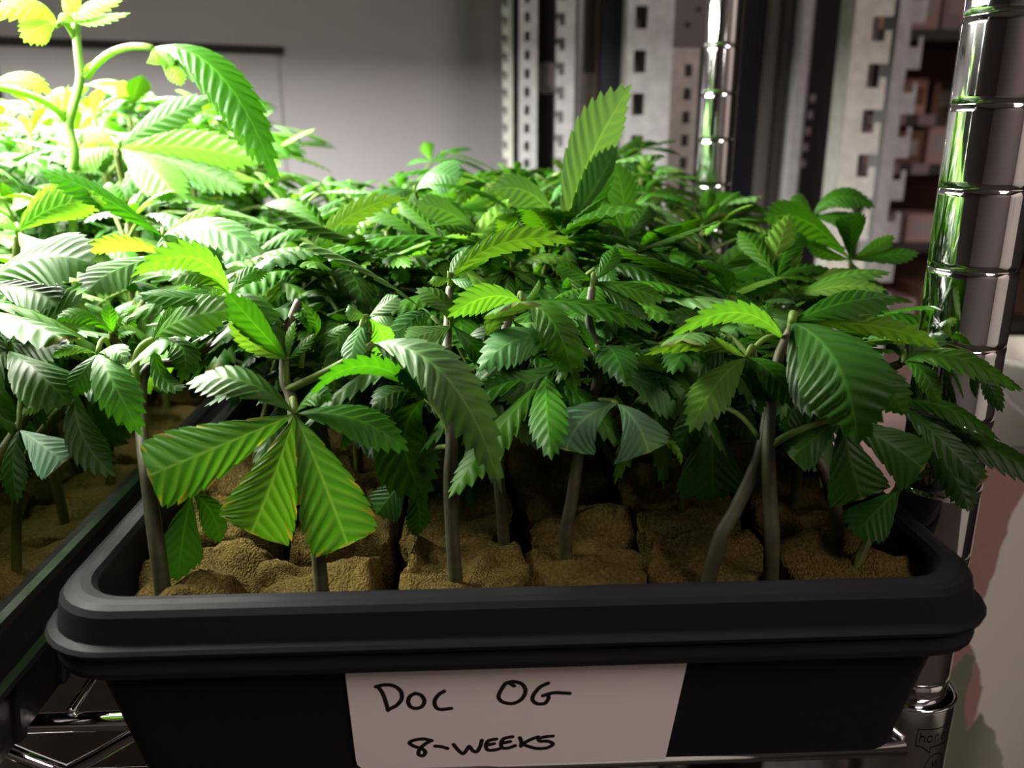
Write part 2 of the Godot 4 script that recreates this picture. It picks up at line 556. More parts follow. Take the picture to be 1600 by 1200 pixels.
func rack() -> void:
	var o := thing("wire_shelving_rack", "chrome wire shelving rack with grooved round posts carrying the trays", "shelving rack", Vector3(0.165, 0, -0.267))
	part("post", post_mesh(0.0, 1.9, 0.01362, 0.0254, 1.0484), M.chrome, o)
	var rear := part("post", post_mesh(0.0, 1.9, 0.0118, 0.0290, 1.142), M.chrome, o)
	rear.position = Vector3(0.0, 0, -0.308)
	for x in [-0.62]:
		for z in [0.0, -0.308]:
			var q := part("post", post_mesh(0.0, 1.9, 0.0136, 0.0254, 1.0484), M.chrome, o)
			q.position = Vector3(x, 0, z)
	# collar that carries the shelf corner, with the maker's stamp
	var im := Image.create(2048, 512, false, Image.FORMAT_RGB8)
	im.fill(Color(0.80, 0.80, 0.80))
	var ink := Color(0.06, 0.06, 0.06)
	var y0 := 0.868
	var y1 := 0.9135
	var place := func(p: Vector2) -> Vector2:      # degrees round the sleeve, mm below its rim -> texture
		return Vector2((20.0 + (p.x - 22.0) * .70 + 180.0) / 360.0 * 2048.0, p.y / ((y1 - y0) * 1000.0) * 512.0)
	var strokes := [
		[22, 7.0, 100, 7.0], [22, 7.0, 22, 14.2, 34, 14.6, 50, 17.5, 50, 14.9, 100, 15.0],
		[28, 8.4, 28, 12.6], [28, 10.8, 30, 9.9, 34, 9.8, 36, 10.8, 36, 12.6],
		[46, 9.8, 42, 10.4, 41, 11.3, 42, 12.2, 46, 12.7, 50, 12.2, 51, 11.3, 50, 10.4, 46, 9.8],
		[57, 9.9, 57, 12.6], [57, 10.8, 59, 9.9, 63, 9.8, 65, 10.8, 65, 12.6],
		[71, 11.2, 80, 11.2, 79, 10.2, 75, 9.8, 71, 10.6, 71, 11.8, 74, 12.7, 79, 12.4],
		[60, 26.0, 60, 21.8, 64, 24.6, 68, 21.6, 68, 26.0], [72, 26.0, 72, 21.8],
		[14, 37.5, 15, 33.4, 18.5, 36, 22, 33.4, 22.5, 37.5], [26, 37.5, 29.5, 33.4, 33, 37.5], [27.5, 36.2, 31.6, 36.2],
		[37, 33.4, 37, 37.5, 41, 37.1, 43, 35.4, 41, 33.7, 37, 33.4], [54, 33.4, 48, 33.4, 48, 37.5, 54, 37.5], [48, 35.4, 53, 35.4],
		[62, 33.4, 62, 37.5], [67, 37.5, 67, 33.4, 73, 37.5, 73, 33.4]]
	for s in strokes:
		paint_stroke(im, v2s(s).map(place), 2.4, ink)
	var ring := []
	for k in 25:
		ring.append(place.call(Vector2(66 + 20 * cos(TAU * k / 24), 23.8 + 5.2 * sin(TAU * k / 24))))
	paint_stroke(im, ring, 2.4, ink)
	var cm := mat("stamped_chrome", Color.WHITE, 0.16, 1.0)
	cm.albedo_texture = ImageTexture.create_from_image(im)
	var front := Vector3(-0.165, 0, 0.267).normalized()
	var side := Vector3(0.267, 0, 0.165).normalized()
	part("collar", lathe([[.0148, y0], [.0165, y0], [.0167, y0 + .001], [.0169, y1 - .0012], [.0166, y1 - .0003]], 48, front, side), cm, o)
	part("collar_lip", lathe([[.0166, y1 - .0003], [.0171, y1 - .0002], [.0172, y1 + .0004], [.0166, y1 + .0008], [.0158, y1 + .0004], [.0152, y1 - .0030], [.0138, y1 - .012]], 48, front, side), M.chrome, o)
	# shelf edges: two rods and a zigzag wire, then the wires of the shelf itself
	var xa := -0.62
	var xb := -0.012
	for z in [0.017, -0.322]:
		part("edge_rod", tube([Vector3(xa, .9215, z), Vector3(xb + .004, .9215, z)], .0034, .0034, 10), M.chrome, o)
		part("edge_rod", tube([Vector3(xa, .8985, z), Vector3(xb + .004, .8985, z)], .0030, .0030, 10), M.chrome, o)
		var zig := []
		var k := 0
		var x := xa
		while x < xb:
			zig.append(Vector3(x, .9180 if k % 4 < 2 else .9030, z))
			x += .008 if k % 2 == 0 else .026
			k += 1
		part("zigzag_wire", tube(curve3(zig, 3), .0024, .0024, 8), M.chrome, o)
	var n := 0
	var xw := xa + .01
	while xw < xb:
		part("shelf_wire", tube([Vector3(xw, .9263, .018), Vector3(xw, .9263, -.324)], .0018, .0018, 6), M.chrome, o)
		xw += .0255
		n += 1
	for z in [-.10, -.21]:
		part("cross_rod", tube([Vector3(xa, .9228, z), Vector3(xb + .004, .9228, z)], .003, .003, 8), M.chrome, o)


# ------------------------------------------------------------------ trays
func rr_loop(hx: float, hz: float, r: float, y: float, seg := 7) -> Array:
	var out := []
	for c in [[-1, -1, PI], [1, -1, 1.5 * PI], [1, 1, 0.0], [-1, 1, 0.5 * PI]]:
		for k in seg + 1:
			var a: float = c[2] + 0.5 * PI * k / seg
			out.append(Vector3(c[0] * (hx - r) + cos(a) * r, y, c[1] * (hz - r) + sin(a) * r))
	return out


func shell(profile: Array, hx: float, hz: float, r: float, caps := false) -> ArrayMesh:
	var loops := []
	for p in profile: loops.append(rr_loop(hx + p[1], hz + p[1], maxf(r + p[1] * .6, .004), p[0]))
	var st := begin()
	st.set_smooth_group(0)
	loft_into(st, loops, Vector3.ZERO, caps, true, true)
	st.generate_normals()
	return st.commit()


func sharpen(profile: Array) -> Array:
	# doubles the bends so that smooth shading keeps them crisp
	var out := []
	for i in profile.size():
		var p := Vector2(profile[i][0], profile[i][1])
		if i > 0:
			var a := Vector2(profile[i - 1][0], profile[i - 1][1])
			var l := p.distance_to(a)
			if l > .004: out.append([p.lerp(a, .0012 / l).x, p.lerp(a, .0012 / l).y])
		out.append([p.x, p.y])
		if i < profile.size() - 1:
			var b := Vector2(profile[i + 1][0], profile[i + 1][1])
			var l2 := p.distance_to(b)
			if l2 > .004: out.append([p.lerp(b, .0012 / l2).x, p.lerp(b, .0012 / l2).y])
	return out


func trays() -> void:
	var t := thing("seedling_tray", "front black plastic tray of rooted clones with a handwritten card on its face", "tray", Vector3(0.0148, 0.9285, -0.4668))
	part("body", shell(sharpen([[.0010, -.0210], [.0000, -.0190], [.0010, -.0172], [.0445, -.0088], [.0453, -.0060]]), .1365, .27, .022), M.black_plastic, t)
	part("lower_rim", shell(sharpen([[.0448, -.0070], [.0450, -.0028], [.0457, -.0017], [.0475, -.0015], [.0505, -.0026], [.0515, -.0038]]), .1365, .27, .022), M.black_plastic, t)
	part("upper_rim", shell(sharpen([[.0513, -.0036], [.0520, -.0012], [.0530, .0000], [.0543, .0004], [.0553, -.0004], [.0560, -.0024], [.0632, -.0038], [.0648, -.0050], [.0656, -.0068], [.0659, -.0088], [.0655, -.0112], [.0636, -.0126]]), .1365, .27, .022), M.black_plastic, t)
	part("inner_wall", shell(sharpen([[.0640, -.0124], [.0100, -.0210], [.0060, -.0225], [.0045, -.0260], [.0042, -.1000]]), .1365, .27, .022, true), M.black_plastic, t)
	var l := thing("seedling_tray", "left black plastic tray of rooted clones, only its glossy right side showing", "tray", Vector3(-0.2755, 0.9285, -0.452))
	part("body", shell(sharpen([[.0010, -.0120], [.0000, -.0100], [.0010, -.0082], [.0262, -.0050], [.0268, -.0035]]), .1365, .29, .022), M.dusty_plastic, l)
	part("rim", shell(sharpen([[.0264, -.0075], [.0268, -.0010], [.0280, .0002], [.0292, -.0006], [.0305, -.0026], [.0322, -.0036], [.0420, -.0048], [.0440, -.0060], [.0450, -.0084], [.0447, -.0116], [.0428, -.0130]]), .1365, .29, .022), M.dusty_plastic, l)
	part("inner_wall", shell(sharpen([[.0432, -.0128], [.0100, -.0210], [.0060, -.0225], [.0045, -.0260], [.0042, -.1000]]), .1365, .29, .022, true), M.black_plastic, l)
	for k in 17:
		var rb := part("side_rib", box(Vector3(.0030, .0255, .0050), .0012), M.dusty_plastic, l)
		rb.position = Vector3(.1365 - .0062, .0135, .25 - k * .030)
		rb.rotation_degrees.z = -7.0
	# the handwritten card
	var c := thing("handwritten_card", "white card reading DOC OG 8-WEEKS in black marker, stuck on the front tray", "card", Vector3(0.0148, 0.9285, -0.4668))
	var im := Image.create(1064, 456, false, Image.FORMAT_RGB8)
	im.fill(Color(0.95, 0.92, 0.91))
	var ink := Color(0.055, 0.045, 0.045)
	var pen := [
		[235, 638, 252, 662, 262, 692, 270, 728], [228, 640, 262, 634, 300, 638, 328, 658, 330, 686, 310, 708, 285, 720, 268, 726],
		[388, 668, 366, 678, 356, 698, 366, 718, 390, 724, 414, 716, 424, 696, 412, 676, 388, 668],
		[508, 664, 484, 676, 467, 698, 470, 720, 490, 731, 535, 728],
		[800, 652, 770, 640, 748, 662, 735, 690, 752, 710, 795, 717, 832, 702, 848, 672, 832, 646, 795, 636, 776, 640],
		[942, 646, 908, 660, 882, 688, 880, 708, 900, 721, 932, 720, 946, 702, 944, 690], [922, 692, 968, 682, 1035, 686],
		[446, 850, 412, 842, 370, 846, 350, 856, 370, 870, 402, 880, 416, 895, 404, 909, 386, 902, 392, 882, 414, 864, 442, 850],
		[460, 872, 486, 875, 513, 883],
		[540, 868, 558, 890, 580, 906, 597, 890, 608, 878, 622, 895, 640, 900, 655, 880, 663, 855],
		[726, 852, 692, 858, 680, 876, 688, 894, 712, 896, 738, 892], [680, 876, 716, 870],
		[796, 845, 758, 852, 746, 872, 754, 889, 780, 889, 808, 881], [748, 870, 786, 864],
		[828, 850, 835, 866, 834, 884], [908, 849, 872, 860, 846, 876, 880, 890, 912, 896, 950, 894, 974, 880, 952, 868, 916, 866, 912, 856, 938, 850, 972, 848]]
	for s in pen:
		var pts: Array = smooth2(v2s(s)).map(func(p: Vector2) -> Vector2: return Vector2((p.x - 109.0) * 0.752, (p.y - 553.0) * 1.122))
		paint_stroke(im, pts, 6.8, ink)
	var pm := mat("card_stock", Color.WHITE, 0.62)
	pm.albedo_texture = ImageTexture.create_from_image(im)
	# outline on the sloping front of the tray: tray x, height up the wall (0 to 1)
	var face := func(x: float, y: float, off: float) -> Vector3:
		var s := lerpf(-.0172, -.0088, (y - .001) / .0435)
		return Vector3(x, y, .27 + s + off)
	var xl := -.0520
	var xr := .0460
	var outline := []
	for q in [[xl, .0450], [xr, .0450], [xr - .0028, .0012], [xl + .0045, .0012], [xl + .0018, .0020], [xl + .0006, .0035], [xl + .0003, .0058]]:
		outline.append(q)
	var st := begin()
	st.set_smooth_group(-1)
	var mid := [xl + .045, .021]
	for k in outline.size():
		var a = outline[k]
		var b = outline[(k + 1) % outline.size()]
		for q in [mid, a, b]:
			st.set_uv(Vector2((q[0] - xl) / (xr - xl), 1.0 - (q[1] - .0012) / .0438))
			st.add_vertex(face.call(q[0], q[1], .0012))
		st.set_uv(Vector2(.01, .01))
		quad(st, face.call(a[0], a[1], .0012), face.call(a[0], a[1], .0003), face.call(b[0], b[1], .0003), face.call(b[0], b[1], .0012))
	st.generate_normals()
	part("card", st.commit(), pm, c)


func cube_mesh(sd: int, s: float, h: float) -> ArrayMesh:
	var st := begin()
	st.set_smooth_group(0)
	var n := 14
	var hs := s / 2
	var nz := FastNoiseLite.new()
	nz.seed = sd
	nz.frequency = 55.0
	nz.fractal_octaves = 4
	var nl := FastNoiseLite.new()
	nl.seed = sd + 50
	nl.frequency = 22.0
	var bend := func(p: Vector3) -> Vector3:
		var d := p - Vector3(0, h * .5, 0)
		var e := Vector3(d.x / hs, d.y / (h * .5), d.z / hs)
		var l := maxf(absf(e.x), maxf(absf(e.y), absf(e.z)))
		var round := e.normalized() * l
		e = e.lerp(round, 0.36)
		p = Vector3(e.x * hs, e.y * h * .5 + h * .5, e.z * hs)
		var up := clampf((p.y - h * .3) / (h * .5), 0, 1)
		return p + Vector3(nz.get_noise_3d(p.x, p.y, p.z + .3), nz.get_noise_3d(p.x + .5, p.y, p.z) * .9 + nl.get_noise_3d(p.x, p.y, p.z) * 2.6 * up, nz.get_noise_3d(p.x, p.y + .7, p.z)) * .0046
	for face in 5:
		for i in n:
			for k in n:
				var q := []
				for d in [[0, 0], [1, 0], [1, 1], [0, 1]]:
					var a := (float(i + d[0]) / n * 2 - 1) * hs
					var b := float(k + d[1]) / n
					match face:
						0: q.append(Vector3(a, h, (b * 2 - 1) * hs))
						1: q.append(Vector3(a, b * h, hs))
						2: q.append(Vector3(-a, b * h, -hs))
						3: q.append(Vector3(hs, b * h, -a))
						4: q.append(Vector3(-hs, b * h, a))
				q = q.map(bend)
				if face == 0: quad(st, q[0], q[1], q[2], q[3])
				else: quad(st, q[3], q[2], q[1], q[0])
	st.generate_normals()
	return st.commit()


func cubes() -> void:
	rng.seed = 4
	var shapes := []
	for k in 8: shapes.append(cube_mesh(100 + k * 7, .0415, .047 + (k % 3) * .0025))
	for tray in 2:
		for j in (11 if tray == 0 else 8):
			for i in range(0 if tray == 0 else 3, 6):
				var x: float = (0.0148 if tray == 0 else -0.2745) + (i - 2.5) * .042
				var row := "front" if j == 0 else ("second" if j == 1 else ("third" if j == 2 else "rear"))
				var where: String = ["first", "second", "third", "fourth", "fifth", "sixth"][i]
				var label := ""
				var group := ""
				if tray == 0 and j < 3:
					label = "%s rockwool cube from the left in the %s row of the front tray" % [where, row]
				elif tray == 0:
					label = "shaded rockwool cube deep under the leaves of the front tray"
					group = "shaded rockwool cubes in the front tray"
				else:
					label = "shaded rockwool cube in the left tray beside its glossy rim"
					group = "rockwool cubes in the left tray"
				var c := thing("rockwool_cube", label, "rockwool cube", Vector3(x + rng.randf_range(-.001, .001), .9345, -(.2405 + j * .042) + rng.randf_range(-.001, .001)), 90.0 * (rng.randi() % 4) + rng.randf_range(-3, 3), group)
				c.rotation_degrees.x = rng.randf_range(-4, 4)
				c.rotation_degrees.z = rng.randf_range(-4, 4)
				c.scale.y = rng.randf_range(.93, 1.06) * (1.0 if tray == 0 else .62)
				part("block", shapes[rng.randi() % 8], M.rockwool, c)


# ------------------------------------------------------------------ cannabis clones
# one saw-edged leaflet along a bend b0-b1-b2, broad side facing nrm, full width w; cut < 1 is trimmed there
func blade(st: SurfaceTool, b0: Vector3, b1: Vector3, b2: Vector3, nrm: Vector3, w: float, cut: float, tint: int, sd: int, fold := 0.20) -> void:
	st.set_smooth_group(0)
	var length := b0.distance_to(b1) * .5 + b1.distance_to(b2) * .5
	var teeth := clampi(int((7.0 + length / .0085) * (.62 + .38 * cut)), 6, 17)
	if tint == 4: teeth = 9
	var pitch := length / teeth
	var rows := teeth * 3
	var cols := [0.0, .07, .34, .68, 1.0]
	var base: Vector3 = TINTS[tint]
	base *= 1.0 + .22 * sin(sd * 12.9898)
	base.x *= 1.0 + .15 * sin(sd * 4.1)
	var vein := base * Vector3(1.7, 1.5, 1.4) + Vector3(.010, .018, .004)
	if tint == 4: vein = Vector3(.13, .27, .05)
	var grid := []
	var shades := []
	var prev_side := Vector3.ZERO
	for r in rows + 1:
		var s := float(r) / rows
		var sw := s * cut
		var step := r % 3
		var on_vein := step == 0
		var prof := pow(sw + .008, .95) * pow(maxf(1.0 - sw, 0.0), 1.12) / .240
		var hw := w * .5 * prof
		var slide := w * .42 / maxf(length, .004) * prof
		var bite := minf(pitch * .36, hw * .34)
		var line := []
		var shade := []
		for side in [-1, 1]:
			for c in cols:
				var t: float = minf(s + c * slide * (1.0 - s * .75), 1.0)
				var edge: bool = c == 1.0
				var out: float = hw * c
				if edge and cut * s < .985 and r > 0:
					out += bite * ([.75, -.6, .1][step] as float)
					if on_vein: t = minf(t + 1.1 / rows, 1.0)
				var p: Vector3 = b0.lerp(b1, t).lerp(b1.lerp(b2, t), t)
				var tan: Vector3 = (b1 - b0).lerp(b2 - b1, t).normalized()
				var x: Vector3 = tan.cross(nrm)
				if x.length() < .05: x = prev_side if prev_side != Vector3.ZERO else tan.cross(Vector3(.3, .5, .8))
				x = x.normalized()
				prev_side = x
				var n: Vector3 = x.cross(tan).normalized()
				var puff: float = (.34 if not on_vein else -.52) * minf(pitch * .42, w * .14) * sin(PI * clampf(c * .90, 0, 1)) * minf(prof * 1.3, 1.0)
				var lift: float = -out * fold * (.55 + .45 * c) + puff
				var ripple: float = wob.get_noise_3d(p.x + sd, p.y, p.z) * out * .14 * c
				line.append(p + x * side * out * (1.0 - .5 * fold * fold) + n * (lift + ripple))
				var col := base
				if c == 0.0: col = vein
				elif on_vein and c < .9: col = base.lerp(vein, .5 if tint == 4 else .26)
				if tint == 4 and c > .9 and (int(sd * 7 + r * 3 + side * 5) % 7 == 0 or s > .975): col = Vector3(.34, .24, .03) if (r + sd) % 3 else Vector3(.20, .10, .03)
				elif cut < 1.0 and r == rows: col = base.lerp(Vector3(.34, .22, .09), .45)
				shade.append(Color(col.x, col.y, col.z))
		grid.append(line)
		shades.append(shade)
	var m := cols.size()
	for r in rows:
		for side in 2:
			for c in m - 1:
				var i := side * m + c
				var ids := [[r, i], [r, i + 1], [r + 1, i + 1], [r, i], [r + 1, i + 1], [r + 1, i]] if side == 1 else [[r, i], [r + 1, i + 1], [r, i + 1], [r, i], [r + 1, i], [r + 1, i + 1]]
				for q in ids:
					st.set_color(shades[q[0]][q[1]])
					st.add_vertex(grid[q[0]][q[1]])


func tinted_tube(st: SurfaceTool, pts: Array, r0: float, r1: float, col: Vector3, sides := 6) -> void:
	st.set_color(Color(col.x, col.y, col.z))
	tube_into(st, pts, r0, r1, sides)


func clone(label: String, at: Vector3, group := "") -> Node3D:
	O = at
	return thing("cannabis_clone", label, "plant", at, 0, group)


func from_mm(a: Array, i: int) -> Vector3:
	return Vector3(a[i], a[i + 1], a[i + 2]) * .0001


func stem(p: Node3D, pts: Array, r0: float, r1: float, m: Material = null) -> void:
	var v := []
	for q in pts: v.append(from_mm(q, 0))
	v[0] -= Vector3(0, .006, 0)
	part("stem", tube(curve3(v, 5), r0 * .001, r1 * .001, 9), m if m else (M.stem_dark if v.size() > 6 else M.stem), p)


var leaf_no := 0
# the leaf's stalk: start, bend, hub (tenths of a millimetre from the clone's base)
func leaf(p: Node3D, a: Array, r := .8) -> Node3D:
	var v := [from_mm(a, 0), from_mm(a, 3), from_mm(a, 6)]
	var pts := []
	for k in 9:
		var t := k / 8.0
		pts.append(v[0].lerp(v[1], t).lerp(v[1].lerp(v[2], t), t))
	hub = v[2]
	var st := begin()
	tinted_tube(st, pts, r * .00115, r * .001, Vector3(.16, .24, .06) if r < 1.3 else Vector3(.22, .36, .09), 7)
	st.generate_normals()
	return part("leaf", st.commit(), M.leaf, p)


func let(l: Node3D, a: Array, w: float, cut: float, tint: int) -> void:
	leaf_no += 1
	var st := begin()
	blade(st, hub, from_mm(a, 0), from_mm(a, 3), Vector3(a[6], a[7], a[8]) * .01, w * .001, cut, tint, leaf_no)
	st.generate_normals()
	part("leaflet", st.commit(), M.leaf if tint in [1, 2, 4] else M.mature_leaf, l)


func hero_clones() -> void:
	var p: Node3D
	var l: Node3D
	p = clone("front cannabis clone with a big backlit fan leaf trimmed square at its ends", Vector3(-0.0466, 0.9766, -0.2290))
	stem(p, [[0,0,0], [-10,182,-20], [-37,366,-80], [-72,489,-140], [-97,611,-210], [-119,665,-240], [-114,791,-310], [-81,884,-360]], 2.3, 1.5)
	l = leaf(p, [-91,576,-190, -70,675,-110, -49,614,-30], 1.0)
	let(l, [-246,553,60, -448,471,70, 7,44,90], 20.2, 0.7, 4)
	let(l, [-100,448,60, -179,286,70, 4,28,96], 21.6, 0.68, 4)
	let(l, [34,466,60, 96,241,70, 32,36,88], 20.6, 0.72, 4)
	let(l, [145,661,40, 280,515,30, 12,77,62], 12.1, 1, 1)
	let(l, [-189,778,-20, -371,692,-90, 12,86,49], 12.6, 1, 0)
	let(l, [24,729,40, 72,669,30, -55,64,53], 6.2, 1, 1)
	l = leaf(p, [-113,631,-220, -105,761,-215, -98,730,-210], 0.8)
	let(l, [-157,849,-120, -235,959,-110, 73,15,66], 9.5, 1, 1)
	let(l, [-196,796,-110, -230,881,-90, 80,29,52], 5.3, 1, 2)
	let(l, [-93,800,-195, -76,843,-260, -10,42,90], 2.8, 1, 2)
	let(l, [-50,766,-170, -11,813,-210, -37,38,85], 3.3, 1, 1)
	l = leaf(p, [-113,631,-220, 41,709,-130, 171,789,-160], 1.1)
	let(l, [436,882,145, 545,395,70, 8,56,82], 14.1, 1, 3)
	let(l, [273,780,-65, 334,639,-50, 12,67,73], 8.1, 1, 1)
	let(l, [284,803,-145, 371,728,-210, 37,74,56], 5.7, 1, 1)
	l = leaf(p, [123,766,-170, 136,889,-200, 149,853,-230], 0.8)
	let(l, [200,902,-180, 245,927,-210, -55,55,63], 7.8, 1, 3)
	let(l, [109,812,-110, 116,751,-70, -9,85,52], 7.1, 1, 3)
	let(l, [125,891,-155, 91,888,-160, 76,55,35], 6.1, 1, 3)
	let(l, [202,877,-170, 232,861,-190, -33,77,54], 7.0, 1, 3)
	let(l, [221,803,-240, 161,699,-330, 38,-48,79], 7.6, 1, 2)
	l = leaf(p, [-73,687,-270, -59,806,-300, -45,765,-330], 0.8)
	let(l, [14,815,-290, -71,889,-330, 78,16,60], 4.6, 1, 1)
	let(l, [41,794,-270, 81,825,-290, -48,60,64], 3.7, 1, 1)
	let(l, [-36,857,-290, -103,849,-330, 59,41,70], 3.5, 1, 1)
	p = clone("clone at the left front corner with a leaf curled into a ring", Vector3(-0.0944, 0.9780, -0.2290))
	stem(p, [[0,0,0], [-12,175,-30], [-34,299,-80], [-55,394,-130], [-88,458,-210], [-126,546,-330], [-119,642,-410], [8,659,-460], [172,789,-460]], 2.6, 1.3)
	l = leaf(p, [-122,546,-330, -186,712,-400, -99,732,-430], 1.2)
	let(l, [29,852,-320, 214,851,-290, -49,35,80], 13.1, 1, 1)
	let(l, [81,767,-330, 12,614,-310, 28,80,53], 9.3, 1, 1)
	let(l, [-76,579,-340, 26,600,-330, 45,77,45], 7.1, 1, 1)
	let(l, [-61,783,-405, 39,854,-460, 0,24,97], 7.2, 1, 1)
	l = leaf(p, [171,778,-460, 166,905,-445, 161,871,-430], 0.8)
	let(l, [146,1116,-275, -80,964,-260, 53,-16,83], 8.7, 1, 2)
	let(l, [23,888,-320, -76,909,-290, 33,89,32], 9.5, 1, 1)
	let(l, [118,1002,-340, 5,940,-330, 56,75,36], 8.5, 1, 1)
	let(l, [261,939,-280, 381,716,-210, 2,83,56], 9.8, 1, 1)
	let(l, [213,972,-430, 273,939,-510, 1,75,66], 7.1, 1, 1)
	l = leaf(p, [96,722,-470, 70,836,-515, 45,791,-560], 0.8)
	let(l, [56,843,-520, 107,878,-560, -17,12,98], 4.9, 1, 1)
	let(l, [3,766,-495, -125,748,-510, -3,80,60], 6.7, 1, 1)
	l = leaf(p, [-34,354,-100, 9,412,-135, 67,308,-150], 0.8)
	let(l, [48,203,-70, 21,45,-70, 70,9,71], 16.4, 1, 0)
	let(l, [139,270,-140, 119,100,-210, 75,0,66], 9.1, 1, 0)
	p = clone("front cannabis clone with bright yellow-green top fingers and big shaded lower leaves", Vector3(-0.0056, 0.9776, -0.2310))
	stem(p, [[0,0,0], [-13,189,-30], [-18,364,-70], [-11,478,-100], [-18,565,-150], [-26,697,-270], [-22,800,-370], [-16,892,-450]], 2.4, 1.3)
	l = leaf(p, [-16,497,-100, -37,562,-130, -90,600,-160], 0.8)
	let(l, [-241,874,95, -399,678,90, 44,-55,71], 6.8, 1, 1)
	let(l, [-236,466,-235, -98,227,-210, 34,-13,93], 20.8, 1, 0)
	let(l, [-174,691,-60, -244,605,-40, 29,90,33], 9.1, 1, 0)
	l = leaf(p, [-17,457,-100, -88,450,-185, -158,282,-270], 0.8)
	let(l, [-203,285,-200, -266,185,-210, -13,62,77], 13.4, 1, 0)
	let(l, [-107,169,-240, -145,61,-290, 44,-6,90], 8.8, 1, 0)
	l = leaf(p, [-16,881,-450, -16,982,-450, -15,924,-450], 0.8)
	let(l, [146,1110,-370, 392,1047,-370, -12,-23,97], 7.6, 1, 2)
	let(l, [97,982,-455, 215,1104,-540, 35,3,94], 4.8, 1, 2)
	let(l, [-5,965,-455, 52,1022,-540, -40,75,52], 6.8, 1, 1)
	let(l, [-42,932,-380, -82,924,-390, 41,79,46], 4.8, 1, 2)
	let(l, [29,919,-380, 59,922,-390, -37,80,48], 4.8, 1, 3)
	l = leaf(p, [-18,565,-150, 57,640,-230, 131,554,-310], 0.8)
	let(l, [181,501,-270, 281,372,-310, 50,41,77], 7.7, 1, 3)
	let(l, [174,518,-250, 165,412,-270, 31,32,89], 5.2, 1, 0)
	let(l, [156,599,-310, 297,481,-390, 55,56,62], 6.8, 1, 0)
	l = leaf(p, [-22,800,-370, -15,878,-340, -9,796,-310], 0.8)
	let(l, [-76,793,-210, -153,780,-190, 32,81,49], 9.2, 1, 3)
	let(l, [-127,700,-210, -140,637,-190, -21,69,69], 9.9, 1, 0)
	let(l, [64,739,-260, 121,669,-290, 39,51,76], 7.9, 1, 0)
	let(l, [-14,894,-310, -124,903,-390, 30,76,57], 9.3, 1, 0)
	p = clone("front cannabis clone with a saw-edged leaf hanging over its stem", Vector3(0.0105, 0.9770, -0.2590))
	stem(p, [[0,0,0], [-12,156,-10], [-22,292,-20], [-12,512,-40], [-2,723,-70], [21,824,-100], [57,851,-110]], 2.2, 1.4)
	l = leaf(p, [48,843,-110, 54,933,-95, 59,863,-80], 0.8)
	let(l, [-47,945,25, -182,843,50, 46,16,87], 8.8, 1, 2)
	let(l, [278,913,35, 479,789,70, 2,91,40], 9.0, 1, 1)
	let(l, [165,909,165, 212,613,150, -11,64,76], 11.5, 1, 1)
	let(l, [113,904,-55, 115,935,-110, -23,52,82], 1.9, 1, 2)
	l = leaf(p, [21,824,-100, 25,889,-120, 29,794,-140], 0.8)
	let(l, [-69,787,-75, -122,676,-90, -30,68,67], 9.3, 1, 0)
	let(l, [90,738,-95, 158,662,-130, 44,49,75], 8.5, 1, 0)
	p = clone("front cannabis clone holding two pale leaves cut straight across their tips", Vector3(0.0304, 0.9760, -0.2400))
	stem(p, [[0,0,0], [-14,161,-10], [5,285,-30], [31,443,-70], [56,561,-100], [88,639,-120], [89,733,-160], [72,824,-220], [88,917,-280]], 2.3, 1.3)
	l = leaf(p, [62,578,-100, 102,623,-45, 128,621,30], 0.8)
	let(l, [-5,629,120, -36,512,130, 13,56,82], 17.6, 0.72, 5)
	let(l, [181,607,110, 214,492,110, 9,57,82], 20.0, 0.68, 5)
	let(l, [343,491,75, 329,422,40, 16,21,96], 2.3, 1, 2)
	l = leaf(p, [88,678,-130, 50,786,-150, 12,734,-170], 0.8)
	let(l, [-165,871,-90, -287,690,-90, 4,81,59], 14.3, 1, 3)
	let(l, [-125,593,-115, -277,647,-140, -12,66,74], 11.1, 1, 0)
	let(l, [-44,675,-95, 14,610,-100, 23,48,84], 8.7, 1, 0)
	l = leaf(p, [90,715,-150, 117,778,-125, 144,682,-100], 0.8)
	let(l, [239,690,-10, 369,566,0, 1,67,74], 12.5, 1, 3)
	let(l, [222,741,-85, 334,686,-150, 12,84,53], 7.8, 1, 1)
	let(l, [90,724,-100, 244,758,-180, -32,85,42], 6.9, 1, 0)
	l = leaf(p, [87,712,-160, 89,797,-140, 91,723,-120], 0.8)
	let(l, [50,796,-90, 24,850,-140, 8,19,98], 2.8, 1, 1)
	l = leaf(p, [89,907,-280, 93,1001,-290, 97,935,-300], 0.8)
	let(l, [227,929,-220, 318,885,-220, -6,77,64], 8.0, 1, 1)
	let(l, [36,972,-270, -24,996,-320, 22,67,70], 6.6, 1, 1)
	let(l, [155,1001,-310, 178,1037,-400, -14,75,65], 6.5, 1, 1)
	let(l, [189,889,-200, 261,831,-180, 5,79,62], 6.1, 1, 0)
	p = clone("front cannabis clone with a bright drooping rosette on a stem that leans right", Vector3(0.0686, 0.9768, -0.2230))
	stem(p, [[0,0,0], [48,201,-20], [108,297,-60], [178,407,-120], [199,473,-140], [231,567,-200], [229,656,-250], [202,709,-270]], 2.5, 1.4)
	l = leaf(p, [202,709,-270, 185,795,-260, 168,721,-250], 0.8)
	let(l, [27,725,-90, -65,562,-10, -5,85,52], 12.0, 1, 2)
	let(l, [204,735,-130, 287,604,-90, -27,67,69], 10.3, 1, 1)
	let(l, [-6,826,-185, -167,745,-200, 14,-9,99], 5.6, 1, 2)
	let(l, [188,650,-160, 190,563,-150, -19,51,84], 4.7, 1, 1)
	l = leaf(p, [177,725,-260, 236,823,-265, 295,762,-270], 0.8)
	let(l, [108,979,-150, -113,800,-150, 27,-14,95], 6.3, 1, 2)
	let(l, [136,802,-290, 229,863,-390, -31,64,71], 7.0, 1, 1)
